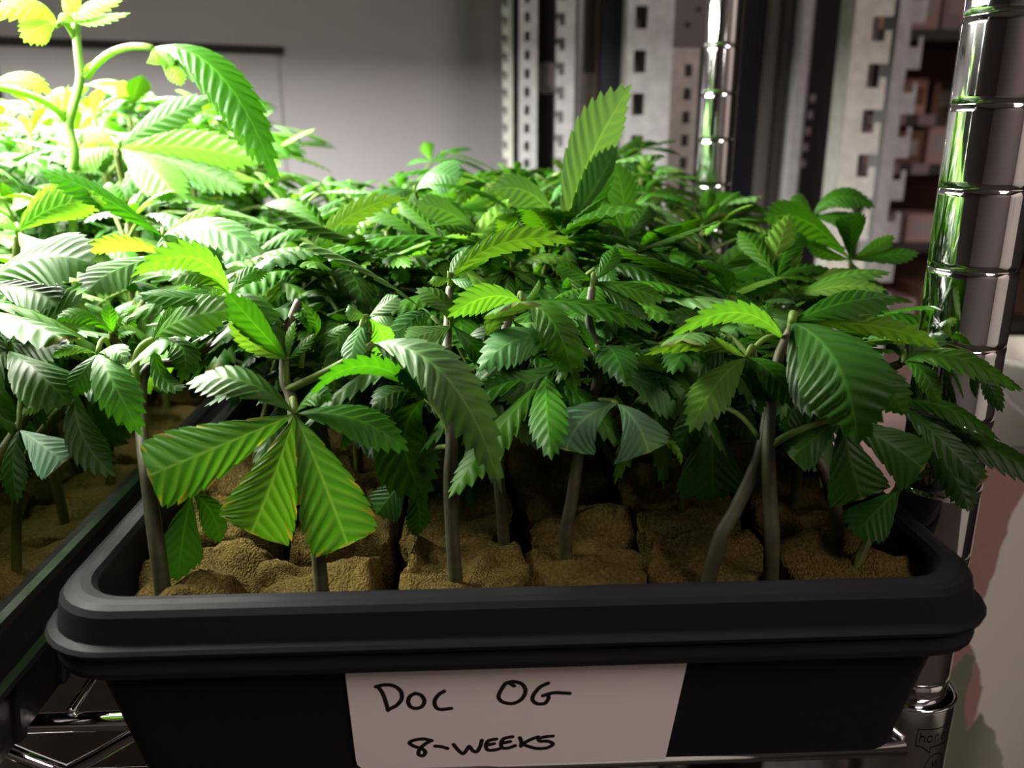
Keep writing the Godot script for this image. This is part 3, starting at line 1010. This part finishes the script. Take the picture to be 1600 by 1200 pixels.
	let(l, [183,838,-290, 291,873,-390, -7,73,68], 5.0, 1, 1)
	l = leaf(p, [198,483,-140, 139,591,-215, 81,539,-290], 0.8)
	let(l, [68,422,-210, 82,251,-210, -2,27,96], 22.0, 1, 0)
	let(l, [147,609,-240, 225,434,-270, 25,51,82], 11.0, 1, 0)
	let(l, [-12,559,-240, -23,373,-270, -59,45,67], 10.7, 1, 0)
	l = leaf(p, [231,605,-210, 181,767,-300, 131,769,-390], 0.8)
	let(l, [42,832,-350, -62,835,-390, 23,69,69], 8.5, 1, 0)
	let(l, [105,701,-320, -22,615,-330, -45,68,59], 8.9, 1, 0)
	p = clone("front cannabis clone with the broadest pleated leaf drooping beside the chrome post", Vector3(0.0901, 0.9768, -0.2220))
	stem(p, [[0,0,0], [-6,203,-20], [-9,332,-60], [-10,478,-110], [9,580,-170], [45,723,-240], [96,815,-280]], 2.6, 1.5)
	l = leaf(p, [89,807,-270, 82,902,-250, 75,837,-230], 1.2)
	let(l, [40,893,240, 118,595,190, -46,75,48], 22.7, 1, 0)
	let(l, [35,699,-35, 116,653,80, -47,73,49], 14.4, 1, 0)
	let(l, [349,866,-155, 515,768,-160, -16,-5,99], 6.2, 1, 2)
	let(l, [199,923,-205, 404,907,-260, -13,85,52], 13.1, 1, 1)
	let(l, [255,736,135, 286,639,80, -37,65,66], 12.2, 1, 1)
	l = leaf(p, [-15,468,-110, 27,536,-100, 216,563,-130], 1.1)
	let(l, [204,475,-35, 256,342,-20, -22,40,89], 18.0, 0.7, 0)
	let(l, [326,525,-35, 432,437,-20, -12,52,84], 16.0, 0.7, 0)
	let(l, [110,536,-60, 47,459,-70, -26,76,60], 11.9, 0.75, 0)
	l = leaf(p, [9,580,-170, 123,643,-285, 237,546,-400], 0.8)
	let(l, [230,546,-330, 355,429,-340, -4,43,90], 8.7, 1, 0)
	let(l, [116,557,-300, 103,455,-280, -18,87,45], 8.6, 1, 0)
	p = clone("cannabis clone in the right front with long drooping fingers reaching across the chrome post", Vector3(0.1226, 0.9769, -0.2490))
	stem(p, [[0,0,0], [-12,161,-20], [-47,296,-60], [-76,385,-130], [5,524,-190], [142,631,-130], [188,662,-110]], 2.5, 1.4)
	l = leaf(p, [188,662,-110, 171,755,-70, 153,688,-30], 0.8)
	let(l, [203,804,95, 442,637,140, -12,88,46], 10.8, 1, 1)
	let(l, [175,713,70, 223,573,90, -23,63,74], 6.7, 1, 1)
	let(l, [189,748,-30, 329,764,-110, -18,88,45], 8.0, 1, 0)
	let(l, [153,757,-80, 160,787,-210, -10,87,48], 6.7, 1, 0)
	l = leaf(p, [142,631,-130, 132,681,-55, 122,571,20], 0.8)
	let(l, [208,633,135, 384,488,170, 2,89,46], 9.0, 1, 1)
	let(l, [165,534,175, 296,387,250, -24,66,71], 8.6, 0.8, 0)
	let(l, [373,453,145, 509,393,190, 14,82,55], 12.7, 0.85, 0)
	let(l, [339,313,140, 308,259,180, -21,34,92], 9.0, 1, 0)
	l = leaf(p, [188,662,-110, 271,735,-30, 409,644,-30], 0.8)
	let(l, [403,643,40, 469,532,30, -22,37,90], 5.9, 1, 0)
	let(l, [427,664,20, 554,594,-10, 13,68,72], 5.1, 1, 0)
	p = clone("small cannabis clone in the right front corner with one toothed oval leaf hanging low", Vector3(0.1181, 0.9768, -0.2290))
	stem(p, [[0,0,0], [42,98,-40], [69,131,-70], [157,231,-140], [202,284,-160]], 1.9, 1.3)
	l = leaf(p, [194,267,-160, 191,359,-145, 189,291,-130], 0.8)
	let(l, [77,278,-35, -2,188,-20, -24,88,41], 15.0, 1, 0)
	let(l, [206,329,-130, 294,357,-210, -38,89,23], 8.9, 1, 0)
	p = clone("cannabis clone whose tall pleated leaf rises above the middle of the canopy", Vector3(0.0778, 0.9780, -0.3665))
	stem(p, [[0,0,0], [-34,330,-46], [-137,599,-185], [-231,682,-135], [-286,792,-115], [-339,886,-135], [-363,935,-135]], 2, 1.4)
	l = leaf(p, [-348,906,-135, -355,1006,-135, -363,946,-135], 0.8)
	let(l, [-301,1282,25, -89,1584,-55, 48,-31,82], 26.8, 1, 5)
	let(l, [-242,1148,25, -137,1334,-55, 50,-45,74], 18.1, 1, 3)
	let(l, [-492,1212,15, -694,1153,85, 66,33,68], 14.9, 1, 3)
	let(l, [-331,996,-45, -302,1035,-35, -77,-17,62], 5.3, 1, 2)
	let(l, [-140,1111,-120, -153,1360,-185, -25,24,94], 6.4, 1, 1)
	l = leaf(p, [-231,682,-135, 11,774,-185, -63,889,-235], 1.2)
	let(l, [-50,1113,-245, -111,1265,-335, -3,25,97], 14.4, 1, 1)
	let(l, [32,1034,-295, 92,1052,-435, -7,80,60], 11.9, 1, 0)
	let(l, [-128,870,-245, -156,986,-335, -18,62,77], 8.1, 1, 1)
	l = leaf(p, [-339,886,-135, -341,1006,-95, -344,966,-55], 0.8)
	let(l, [-156,1067,45, -100,885,65, 5,87,48], 8.1, 1, 0)
	p = clone("cannabis clone with narrow bright fingers spread flat in the centre of the canopy", Vector3(-0.0062, 0.9780, -0.3245))
	stem(p, [[0,0,0], [51,401,-26], [205,730,-105], [227,842,-135]], 2, 1.3)
	l = leaf(p, [227,829,-135, 227,924,-135, 227,858,-135], 0.8)
	let(l, [326,943,-55, 478,894,-55, -28,82,50], 5.4, 1, 2)
	let(l, [144,880,-55, 97,904,-55, 58,46,67], 8.8, 1, 1)
	let(l, [276,925,-130, 289,963,-205, -17,62,77], 5.4, 1, 1)
	let(l, [194,806,-30, 196,739,-5, -26,74,62], 6.8, 1, 0)
	let(l, [301,801,-55, 377,789,-55, 4,79,61], 8.2, 1, 0)
	let(l, [120,813,-30, 70,788,-5, 3,86,50], 8.7, 1, 0)
	p = clone("cannabis clone with a glossy pale finger pointing left behind the bright centre leaves", Vector3(-0.0062, 0.9780, -0.4085))
	stem(p, [[0,0,0], [38,453,21], [150,823,85], [136,890,85]], 2, 1.3)
	l = leaf(p, [136,884,85, 134,976,85, 133,908,85], 0.8)
	let(l, [-57,1092,225, -179,1074,285, 64,42,65], 13.6, 1, 3)
	let(l, [198,1011,125, 258,1033,85, -41,41,82], 9.7, 1, 0)
	let(l, [61,913,175, -75,838,185, 12,68,73], 12.8, 1, 0)
	let(l, [256,919,175, 372,880,185, -18,75,63], 12.3, 1, 0)
	p = clone("cannabis clone with pale silvery leaves folding down in the centre back of the canopy", Vector3(-0.0062, 0.9780, -0.4505))
	stem(p, [[0,0,0], [-51,533,26], [-203,969,105], [-216,1079,105]], 2, 1.4)
	l = leaf(p, [-216,1079,105, -219,1168,105, -222,1098,105], 0.8)
	let(l, [-131,1238,220, 13,1165,255, -55,57,61], 19.3, 1, 3)
	let(l, [-250,994,345, -227,807,505, -9,81,58], 12.1, 1, 3)
	let(l, [-303,1139,220, -366,1039,255, 23,81,54], 13.9, 1, 3)
	let(l, [-207,964,245, -83,893,305, 22,75,62], 12.4, 1, 0)
	p = clone("cannabis clone with glowing yellow-green fingers slanting up to the right in the left centre", Vector3(-0.0902, 0.9780, -0.3665))
	stem(p, [[0,0,0], [35,386,-46], [141,702,-185], [148,791,-185]], 2, 1.3)
	l = leaf(p, [148,791,-185, 153,886,-160, 159,821,-135], 0.8)
	let(l, [358,1104,5, 640,1124,65, -20,-29,93], 9.1, 1, 2)
	let(l, [284,981,5, 439,1000,65, -36,-38,85], 6.1, 1, 2)
	let(l, [115,856,-95, 93,925,-135, 47,30,83], 7.1, 1, 2)
	let(l, [212,814,-45, 348,784,-35, -12,83,54], 11.0, 1, 3)
	let(l, [84,801,-45, -16,758,-35, 9,77,63], 11.7, 1, 0)
	p = clone("cannabis clone with two translucent upright leaves against the grey wall", Vector3(-0.0062, 0.9780, -0.4925))
	stem(p, [[0,0,0], [15,482,-19], [61,875,-75], [58,920,-75]], 2, 1.3)
	l = leaf(p, [58,920,-75, 56,1009,-75, 54,939,-75], 0.8)
	let(l, [28,1038,-35, 113,1143,-75, 28,-8,96], 16.8, 1, 2)
	let(l, [171,1039,-35, 318,1139,-75, 12,-15,98], 12.1, 1, 2)
	let(l, [-74,978,-35, -179,1061,-75, -8,-16,98], 12.9, 1, 2)
	let(l, [131,953,15, 302,902,25, -16,74,66], 17.0, 1, 1)
	let(l, [-37,917,15, -107,831,25, -11,76,64], 17.0, 1, 0)
	p = clone("cannabis clone at the right back of the canopy with a spreading top rosette", Vector3(0.1198, 0.9780, -0.4085))
	stem(p, [[0,0,0], [168,359,21], [674,654,85], [653,774,85]], 2, 1.4)
	l = leaf(p, [653,774,85, 652,863,85, 651,793,85], 0.8)
	let(l, [794,831,175, 941,838,185, -32,76,57], 10.0, 1, 1)
	let(l, [745,847,125, 855,915,85, -42,70,57], 8.9, 1, 1)
	let(l, [330,1088,225, 132,1005,285, 47,43,77], 17.7, 1, 1)
	let(l, [606,943,175, 578,1032,185, -24,-44,87], 13.4, 1, 1)
	let(l, [485,831,150, 406,881,135, 32,40,86], 7.3, 1, 1)
	let(l, [666,678,175, 820,639,185, 8,60,79], 12.7, 1, 0)
	l = leaf(p, [670,685,85, 547,797,235, 424,749,385], 0.8)
	let(l, [156,778,525, -46,722,585, 21,78,59], 15.0, 1, 0)
	let(l, [459,808,465, 559,727,465, -32,63,71], 12.3, 1, 1)
	let(l, [322,669,525, 172,605,585, -18,89,42], 12.2, 1, 0)
	p = clone("cannabis clone with arching dark green fingers in the far right of the canopy", Vector3(0.1198, 0.9780, -0.4925))
	stem(p, [[0,0,0], [206,455,-19], [824,828,-75], [826,885,-75]], 2, 1.3)
	l = leaf(p, [826,885,-75, 716,978,-75, 605,912,-75], 0.8)
	let(l, [371,1057,-35, 152,963,-75, 7,62,79], 15.2, 1, 1)
	let(l, [442,910,15, 285,841,25, 4,76,65], 14.3, 1, 0)
	l = leaf(p, [826,885,-75, 839,972,-75, 852,900,-75], 0.8)
	let(l, [930,1130,15, 1189,967,25, -33,64,69], 15.1, 1, 1)
	let(l, [972,941,15, 1129,855,25, -15,69,71], 14.7, 1, 1)
	let(l, [783,999,-35, 707,1024,-75, 10,11,99], 9.4, 1, 1)
	p = clone("tallest cannabis shoot with a long drooping leaf against the grey wall", Vector3(-0.2115, 0.9580, -0.4505))
	stem(p, [[0,0,0], [40,720,51], [161,1309,205], [245,1481,305], [238,1609,305], [268,1697,305], [318,1821,305], [326,1935,305], [330,2027,305], [339,2108,305]], 2.4, 1.7, M.green_stem)
	l = leaf(p, [346,1832,305, 494,1992,355, 698,1952,405], 1.6)
	let(l, [773,1944,470, 829,1918,455, -14,62,77], 11.3, 1, 2)
	let(l, [747,1910,495, 746,1871,505, 21,81,55], 8.6, 1, 2)
	let(l, [824,1864,495, 839,1784,505, 7,55,83], 8.0, 1, 2)
	let(l, [1118,1990,705, 1300,1348,805, 17,65,74], 17.8, 1, 1)
	let(l, [1144,1782,545, 1149,1456,605, 21,53,82], 13.5, 1, 1)
	l = leaf(p, [228,1643,305, 207,1763,405, -4,1784,505], 1.5)
	let(l, [199,1869,545, 275,1740,505, 8,51,86], 7.8, 1, 2)
	let(l, [-69,1782,595, -165,1606,605, 16,37,92], 11.9, 1, 2)
	l = leaf(p, [323,1995,305, 308,2097,355, 293,2040,405], 1.2)
	let(l, [335,2154,545, 48,2047,605, 59,38,71], 10.0, 1, 2)
	let(l, [295,2064,520, 210,1956,555, 63,47,61], 12.0, 1, 2)
	let(l, [322,2074,395, 322,2103,305, 57,61,55], 5.9, 1, 2)
	l = leaf(p, [338,2081,305, 337,2155,305, 336,2068,305], 0.8)
	let(l, [356,2150,345, 351,2267,305, 31,-2,95], 5.8, 1, 2)
	let(l, [371,2113,395, 594,2146,405, -41,20,89], 7.6, 1, 2)
	let(l, [430,2059,395, 621,2097,405, -34,45,83], 5.2, 1, 2)
	let(l, [322,2094,345, 300,2188,305, 41,12,90], 4.0, 1, 2)
	l = leaf(p, [232,1652,305, 230,1739,310, 227,1666,315], 0.8)
	let(l, [220,1727,355, 196,1767,315, 37,11,92], 2.4, 1, 2)
	let(l, [261,1721,355, 267,1801,315, 38,-11,92], 2.4, 1, 2)
	l = leaf(p, [318,1821,305, 328,1908,310, 339,1835,315], 0.8)
	let(l, [375,1865,355, 388,1901,315, 28,-21,94], 2.3, 1, 2)
	p = clone("cannabis clone below the tallest shoot with a blown-white drooping leaf and glowing fingers", Vector3(-0.1695, 0.9580, -0.4505))
	stem(p, [[0,0,0], [-23,780,1], [-93,1418,5], [-82,1500,5]], 2.2, 1.5)
	l = leaf(p, [-82,1500,5, -81,1587,5, -80,1515,5], 1.1)
	let(l, [141,1663,95, 444,1761,105, -26,17,95], 14.0, 1, 0)
	let(l, [367,1554,195, 685,1445,305, -37,-9,92], 17.7, 1, 2)
	let(l, [383,1435,195, 612,1307,305, -22,49,85], 15.4, 1, 1)
	let(l, [163,1460,245, 332,1264,405, 6,87,49], 22.1, 1, 2)
	let(l, [-168,1524,195, -201,1399,305, 28,85,44], 14.9, 1, 2)
	let(l, [-138,1567,45, -247,1612,5, 33,58,75], 10.4, 1, 2)
	p = clone("cannabis clone in the left tray with one long leaf slanting up leftward", Vector3(-0.1695, 0.9580, -0.3665))
	stem(p, [[0,0,0], [94,575,-9], [377,1046,-35], [372,1140,-35]], 2.2, 1.4)
	l = leaf(p, [372,1140,-35, 390,1235,15, 407,1170,65], 0.8)
	let(l, [193,1401,205, 36,1444,265, 67,54,51], 11.6, 1, 1)
	let(l, [644,1317,255, 898,1110,365, -21,83,52], 15.4, 1, 3)
	let(l, [516,1236,105, 676,1298,65, -19,41,89], 6.3, 1, 2)
	let(l, [447,1113,205, 536,1036,265, 39,86,33], 12.3, 1, 0)
	l = leaf(p, [371,1087,-35, 465,1196,215, 559,1145,465], 0.8)
	let(l, [422,1138,680, 404,1069,815, 35,87,35], 15.2, 1, 3)
	let(l, [440,1250,630, 350,1172,715, 75,-18,64], 6.0, 1, 2)
	let(l, [654,1109,605, 771,1076,665, -6,92,39], 10.3, 1, 0)
	p = clone("cannabis clone at the left edge with glowing yellow leaves fanned to the right", Vector3(-0.2115, 0.9580, -0.3665))
	stem(p, [[0,0,0], [40,593,-9], [160,1078,-35], [180,1165,-35]], 2.2, 1.4)
	l = leaf(p, [180,1165,-35, 209,1258,15, 238,1192,65], 0.8)
	let(l, [459,1346,180, 679,1316,215, -24,-28,93], 13.4, 1, 2)
	let(l, [418,1377,155, 579,1358,165, -8,-38,92], 8.8, 1, 2)
	let(l, [212,1256,105, 72,1250,65, 24,67,71], 8.5, 1, 2)
	let(l, [357,1126,205, 532,1136,265, -11,91,41], 13.0, 1, 2)
	p = clone("cannabis clone at the left edge with a large dark leaf above a pale one", Vector3(-0.1695, 0.9580, -0.3245))
	stem(p, [[0,0,0], [-21,508,36], [-84,924,145], [-20,1048,245]], 2.2, 1.4)
	l = leaf(p, [-20,1048,245, -23,1138,245, -27,1069,245], 0.8)
	let(l, [256,1242,350, 429,1156,375, -32,63,71], 20.8, 1, 0)
	let(l, [213,1106,360, 298,1018,395, -11,84,53], 14.5, 1, 0)
	l = leaf(p, [-84,924,145, -18,974,205, 48,864,265], 0.8)
	let(l, [230,963,360, 390,1041,375, -41,26,87], 16.0, 1, 3)
	let(l, [197,874,370, 320,884,395, -32,76,56], 12.3, 1, 0)
	p = clone("cannabis clone in the left tray with a small upright shoot of narrow leaves", Vector3(-0.1695, 0.9580, -0.2825))
	stem(p, [[0,0,0], [123,474,19], [491,863,75], [532,940,125], [537,993,125]], 1.9, 1.4)
	l = leaf(p, [532,944,125, 538,1033,135, 545,961,145], 0.8)
	let(l, [497,1080,235, 418,1028,245, 65,65,39], 6.1, 1, 1)
	let(l, [615,1057,200, 631,982,175, -38,67,64], 3.2, 1, 1)
	let(l, [552,1020,185, 542,1061,145, 48,1,88], 4.5, 1, 1)
	let(l, [606,982,215, 644,980,205, -45,73,52], 1.8, 1, 1)
	let(l, [591,1024,175, 590,1028,125, 2,28,96], 2.5, 1, 1)
	l = leaf(p, [513,903,105, 517,989,165, 521,916,225], 0.8)
	let(l, [627,943,435, 713,716,445, 14,79,60], 12.2, 1, 1)
	let(l, [479,981,315, 430,933,325, 49,82,31], 4.6, 1, 2)
	let(l, [634,987,325, 653,908,345, -38,80,47], 5.6, 1, 3)
	let(l, [505,895,305, 456,801,305, 1,57,82], 8.5, 1, 0)
	p = clone("left tray clone with broad leaves dangling over the tray edge, one cut short", Vector3(-0.1695, 0.9580, -0.2405))
	stem(p, [[0,0,0], [36,361,-111], [145,656,-445], [159,786,-395], [174,878,-345]], 2.2, 1.4)
	l = leaf(p, [171,864,-355, 189,967,-315, 207,910,-275], 0.8)
	let(l, [382,921,-70, 470,782,-85, 27,93,25], 19.6, 1, 0)
	let(l, [193,905,-145, 174,771,-95, 15,77,62], 12.8, 1, 0)
	l = leaf(p, [158,712,-415, 188,764,-325, 218,656,-235], 0.8)
	let(l, [344,646,-120, 420,598,-85, -7,89,44], 15.0, 0.7, 5)
	let(l, [219,583,-135, 240,447,-115, 22,50,84], 7.5, 1, 0)
	l = leaf(p, [162,735,-415, 295,854,-315, 429,813,-215], 0.8)
	let(l, [434,670,-105, 576,550,-75, 41,60,69], 10.9, 1, 0)
	let(l, [534,834,-140, 562,748,-145, 20,88,44], 7.8, 1, 0)
	l = leaf(p, [158,712,-415, 260,820,-315, 362,767,-215], 0.8)
	let(l, [341,785,-140, 286,736,-145, 16,82,55], 5.0, 1, 2)


# ---- leaves shared by the clones further in
func shared_leaf(sd: int) -> ArrayMesh:
	rng.seed = 900 + sd
	var st := begin()
	var pl := rng.randf_range(.016, .030)
	var rise := rng.randf_range(.25, .75)
	var pts := []
	for k in 7:
		var t := k / 6.0
		pts.append(Vector3(0, pl * rise * (t * 1.7 - t * t * .7), pl * t))
	tinted_tube(st, pts, .0009, .0008, Vector3(.15, .23, .06), 5)
	var h: Vector3 = pts[-1]
	var n: int = [5, 5, 3, 3, 5, 4][sd % 6]
	var big := rng.randf_range(.046, .070)
	var tint: int = [1, 0, 1, 3, 0, 1, 2, 1, 0, 3, 1, 2][sd % 12]
	var trim := 0.68 if sd % 7 == 3 else 1.0
	for k in n:
		var u := (float(k) / (n - 1) - .5) * 2.0
		var ang := u * rng.randf_range(1.05, 1.35)
		var ln := big * (1.0 - .42 * absf(u)) * rng.randf_range(.9, 1.1)
		var dir := Vector3(sin(ang), rng.randf_range(-.05, .30), cos(ang)).normalized()
		var droop := rng.randf_range(.05, .70)
		var b1 := h + dir * ln * .55
		var b2 := h + dir * ln * .92 - Vector3(0, ln * droop, 0)
		var nrm := Vector3(rng.randf_range(-.25, .25), 1, rng.randf_range(-.25, .25)) + Vector3(dir.x, 0, dir.z) * .35
		blade(st, h, b1, b2, nrm.normalized(), ln * rng.randf_range(.19, .26), trim if absf(u) < .7 else 1.0, tint, sd * 10 + k, .26)
	st.generate_normals()
	return st.commit()


func shared_sprout(sd: int) -> ArrayMesh:
	rng.seed = 700 + sd
	var st := begin()
	for k in 5:
		var ang := k * 2.4 + sd
		var ln := rng.randf_range(.014, .028)
		var out := rng.randf_range(.35, 1.1)
		var dir := Vector3(sin(ang) * out, 1, cos(ang) * out).normalized()
		var b1 := dir * ln * .6 + Vector3(0, ln * .1, 0)
		var b2 := Vector3(dir.x * ln * 1.2, dir.y * ln * .75, dir.z * ln * 1.2)
		blade(st, Vector3.ZERO, b1, b2, Vector3(-dir.x, .6, -dir.z).normalized(), ln * .3, 1.0, 2 if k % 2 else 1, sd * 7 + k, .3)
	st.generate_normals()
	return st.commit()


func filler_clones() -> void:
	var leaves := []
	for k in 18: leaves.append(shared_leaf(k))
	var sprouts := []
	for k in 5: sprouts.append(shared_sprout(k))
	rng.seed = 31
	var used := [[0, 1, 2, 3, 4, 5, 14, 18, 22, 26, 29, 32, 38, 41], [5, 11, 17, 22, 23, 34, 35]]
	for tray in 2:
		for j in 12:
			for i in 6:
				var at := j * 6 + i
				if at in used[tray]: continue
				if tray == 0 and (j < 1 or j == 1 and i < 2): continue
				if tray == 1 and j < 2 and i < 2: continue
				var x: float = (0.0148 if tray == 0 else -0.2745) + (i - 2.5) * .042
				var z := -(.2405 + j * .042)
				var h := .062 + .030 * minf(1.0, maxf(0.0, j - 1.0) / 5.0) + rng.randf_range(-.008, .010)
				if tray == 0 and j > 1 and j < 5: h -= .010
				var y := .976
				if tray == 1:
					y = .958
					h = .098 + .062 * minf(1.0, maxf(0.0, j - 2.0) / 5.0) + rng.randf_range(-.010, .012)
				if tray == 0 and i > 3 and j < 5: h -= .008 * (i - 3) / 2.0
				elif tray == 0 and i > 2: h += .010
				var side: String = ["far left", "left", "left centre", "right centre", "right", "far right"][i]
				var depth := "front" if j < 4 else ("middle" if j < 8 else "back")
				var where := "%s %s part of the front tray canopy" % [side, depth] if tray == 0 else "%s part of the left tray canopy" % depth
				var c := clone("young leafy cannabis clone crowded into the " + where, Vector3(x, y, z), "crowded clones in the " + where)
				var lean := Vector3(rng.randf_range(-.010, .010), 0, rng.randf_range(-.010, .010))
				part("stem", tube(curve3([Vector3(0, -.006, 0), Vector3(lean.x * .2, h * .35, lean.z * .1), lean * .7 + Vector3(0, h * .7, 0), lean + Vector3(0, h, 0)], 4), .0021, .0013, 7), M.stem, c)
				var count := 10
				for k in count:
					var low := .84 if tray == 0 and j < 5 else (.78 if tray == 1 and j < 3 else .40)
					var t := low + (1.0 - low) * float(k) / (count - 1)
					var pick := rng.randi() % 18
					var o := part("leaf", leaves[pick], M.leaf if pick % 12 in [0, 2, 5, 6, 7, 10] else M.mature_leaf, c)
					var yaw := k * 2.39996 + rng.randf_range(-.5, .5)
					var tilt := rng.randf_range(-.6, .4) - (1.0 - t) * .3 + (.25 if tray == 0 and j < 5 else 0.0)
					var sc := rng.randf_range(.90, 1.34) * (1.0 if t < .93 else .85)
					if tray == 0 and j < 2: sc *= .8
					o.transform = Transform3D(Basis(Vector3.UP, yaw) * Basis(Vector3.RIGHT, -tilt) * Basis.from_scale(Vector3.ONE * sc), lean * t + Vector3(0, h * t, 0))
				var s := part("sprout", sprouts[rng.randi() % 5], M.leaf, c)
				s.position = lean + Vector3(0, h, 0)
				s.rotation.y = rng.randf() * TAU
				s.scale = Vector3.ONE * rng.randf_range(.8, 1.3)


# ------------------------------------------------------------------ the rest
func in_poly(p: Vector2, poly: PackedVector2Array) -> bool:
	return Geometry2D.is_point_in_polygon(p, poly)


func small_things() -> void:
	# grow light over the left tray, out of the picture but mirrored in the posts
	var g := thing("grow_light", "white grow light fitting hanging over the left tray", "lamp", Vector3(-0.32, 1.242, -0.50))
	part("housing", box(Vector3(.30, .05, .54), .008, Vector3(0, .035, 0)), M.tray_light, g)
	for x in [-.09, -.03, .03, .09]:
		part("tube", tube([Vector3(x, .003, -.24), Vector3(x, .003, .24)], .007, .007, 12), M.lamp_glow, g)
	for z in [-.2, .2]:
		part("hanger", tube([Vector3(0, .06, z), Vector3(0, 1.408, z)], .0015, .0015, 6), M.cable, g)
	var cl := thing("ceiling_light", "square ceiling light panel behind the viewer", "lamp", Vector3(.80, 2.575, 1.10))
	part("frame", box(Vector3(.64, .07, 1.24), .004, Vector3(0, .035, 0)), M.tray_light, cl)
	part("diffuser", box(Vector3(.58, .004, 1.18), .001, Vector3(0, -.003, 0)), M.panel_glow, cl)
	# camouflage cloth hanging behind the front right post
	var im := Image.create(512, 640, false, Image.FORMAT_RGB8)
	var tan := Color(.56, .44, .395)
	var pale := Color(.76, .76, .71)
	var green := Color(.38, .41, .33)
	var dark := Color(.20, .16, .15)
	var pale_blob := PackedVector2Array(v2s([108, 40, 92, 70, 84, 130, 70, 180, 62, 232, 78, 262, 92, 280, 104, 320, 98, 380, 90, 400, 130, 520, 330, 640, 512, 640, 512, 0, 200, 0, 150, 30, 135, 110, 150, 140, 180, 100, 170, 20, 125, 18]))
	var green_blob := PackedVector2Array(v2s([46, 262, 62, 250, 76, 258, 72, 300, 76, 340, 88, 372, 96, 372, 108, 352, 150, 400, 180, 480, 210, 640, 70, 640, 66, 590, 40, 548, 18, 500, 10, 450, 18, 390, 32, 340]))
	var dark_blob := PackedVector2Array(v2s([30, 600, 50, 596, 66, 610, 70, 640, 26, 640]))
	var nz := FastNoiseLite.new()
	nz.seed = 8
	nz.frequency = .02
	for y in 640:
		for x in 512:
			var q := Vector2(x + nz.get_noise_2d(x, y) * 6.0, y + nz.get_noise_2d(x + 300, y) * 6.0)
			var col := tan
			if in_poly(q, pale_blob): col = pale
			if in_poly(q, green_blob): col = green.lerp(pale, clampf((q.x - 100.0) / 130.0, 0, .7))
			elif in_poly(q, dark_blob): col = dark
			elif x > 230 and nz.get_noise_2d(x * .7, y * .7 + 900) > .22: col = tan
			im.set_pixel(x, y, col.lightened(nz.get_noise_2d(x * 9, y * 9) * .06))
	var cm := mat("camouflage_cloth", Color.WHITE, 0.95)
	cm.albedo_texture = ImageTexture.create_from_image(im)
	var cloth := thing("camouflage_cloth", "camouflage printed cloth hanging behind the chrome post at the right", "cloth", Vector3(.275, .60, -.44))
	var st := begin()
	st.set_smooth_group(0)
	var nx := 40
	var ny := 30
	var f := func(u: float, v: float) -> Vector3:
		return Vector3(u * .26, .335 - v * .335, .010 * sin(u * 13.0 + v * 1.5) * (.3 + v) - .03 * u)
	for side in 2:
		for i in nx:
			for k in ny:
				var q := []
				var uvs := []
				for d in [[0, 0], [1, 0], [1, 1], [0, 1]]:
					var u := float(i + d[0]) / nx
					var v := float(k + d[1]) / ny
					q.append(f.call(u, v) + Vector3(0, 0, -.0015 * side))
					uvs.append(Vector2(u, v))
				for n in ([0, 1, 2, 0, 2, 3] if side == 0 else [0, 2, 1, 0, 3, 2]):
					st.set_uv(uvs[n])
					st.add_vertex(q[n])
	st.generate_normals()
	part("fabric", st.commit(), cm, cloth)
	part("rail", tube([Vector3(-.01, .336, 0), Vector3(.27, .336, -.03)], .004, .004), M.dark_steel, cloth)
	# box and bucket right of the post
	var b := thing("storage_box", "plain pinkish storage box behind the camouflage cloth at the right edge", "box", Vector3(.66, .40, -1.02), -6)
	part("body", box(Vector3(.46, .34, .56), .008, Vector3(0, .17, 0)), M.lilac_card, b)
	part("lid", box(Vector3(.48, .035, .58), .010, Vector3(0, .3575, 0)), M.pink_card, b)
	var fb := thing("brown_carton", "large dark brown carton standing on the floor behind the shelf rods", "box", Vector3(-.35, 0, -1.02), 18.5)
	part("body", box(Vector3(1.1, .62, .30), .006, Vector3(0, .31, 0)), M.dark_carton, fb)
	part("flap", box(Vector3(1.08, .006, .14), .002, Vector3(0, .623, .07)), M.dark_carton, fb)
	var tin := thing("metal_tin", "small shiny metal tin glinting beside the chrome post at the top right", "tin", Vector3(.925, 1.215, -1.56))
	part("wall", lathe([[0.0, 0.0], [.016, 0.0], [.017, .002], [.017, .020], [.0165, .022]], 24), M.chrome, tin)
	part("lid", lathe([[.0168, .021], [.0176, .0215], [.0176, .027], [.014, .030], [0.0, .031]], 24), M.chrome, tin)
	var sp := thing("tin_shelf", "short dark bracket shelf holding the shiny tin", "shelf", Vector3(.925, 1.208, -1.58))
	part("board", box(Vector3(.07, .012, .10), .002, Vector3(0, 0, 0)), M.dark_steel, sp)
	part("bracket", box(Vector3(.010, .05, .08), .002, Vector3(0, -.03, -.01)), M.dark_steel, sp)
	var bk := thing("white_bucket", "white plastic bucket at the right edge beside the post", "bucket", Vector3(.562, .777, -.76))
	part("shell", lathe([[.0, .0], [.052, .0], [.056, .006], [.064, .13], [.0665, .131], [.0665, .138], [.063, .138], [.055, .01], [.0, .008]], 36), M.white_plastic, bk)
	part("handle", tube(curve3([Vector3(-.066, .125, 0), Vector3(-.05, .09, .045), Vector3(0, .075, .07), Vector3(.05, .09, .045), Vector3(.066, .125, 0)], 5), .0015, .0015, 6), M.galvanised, bk)
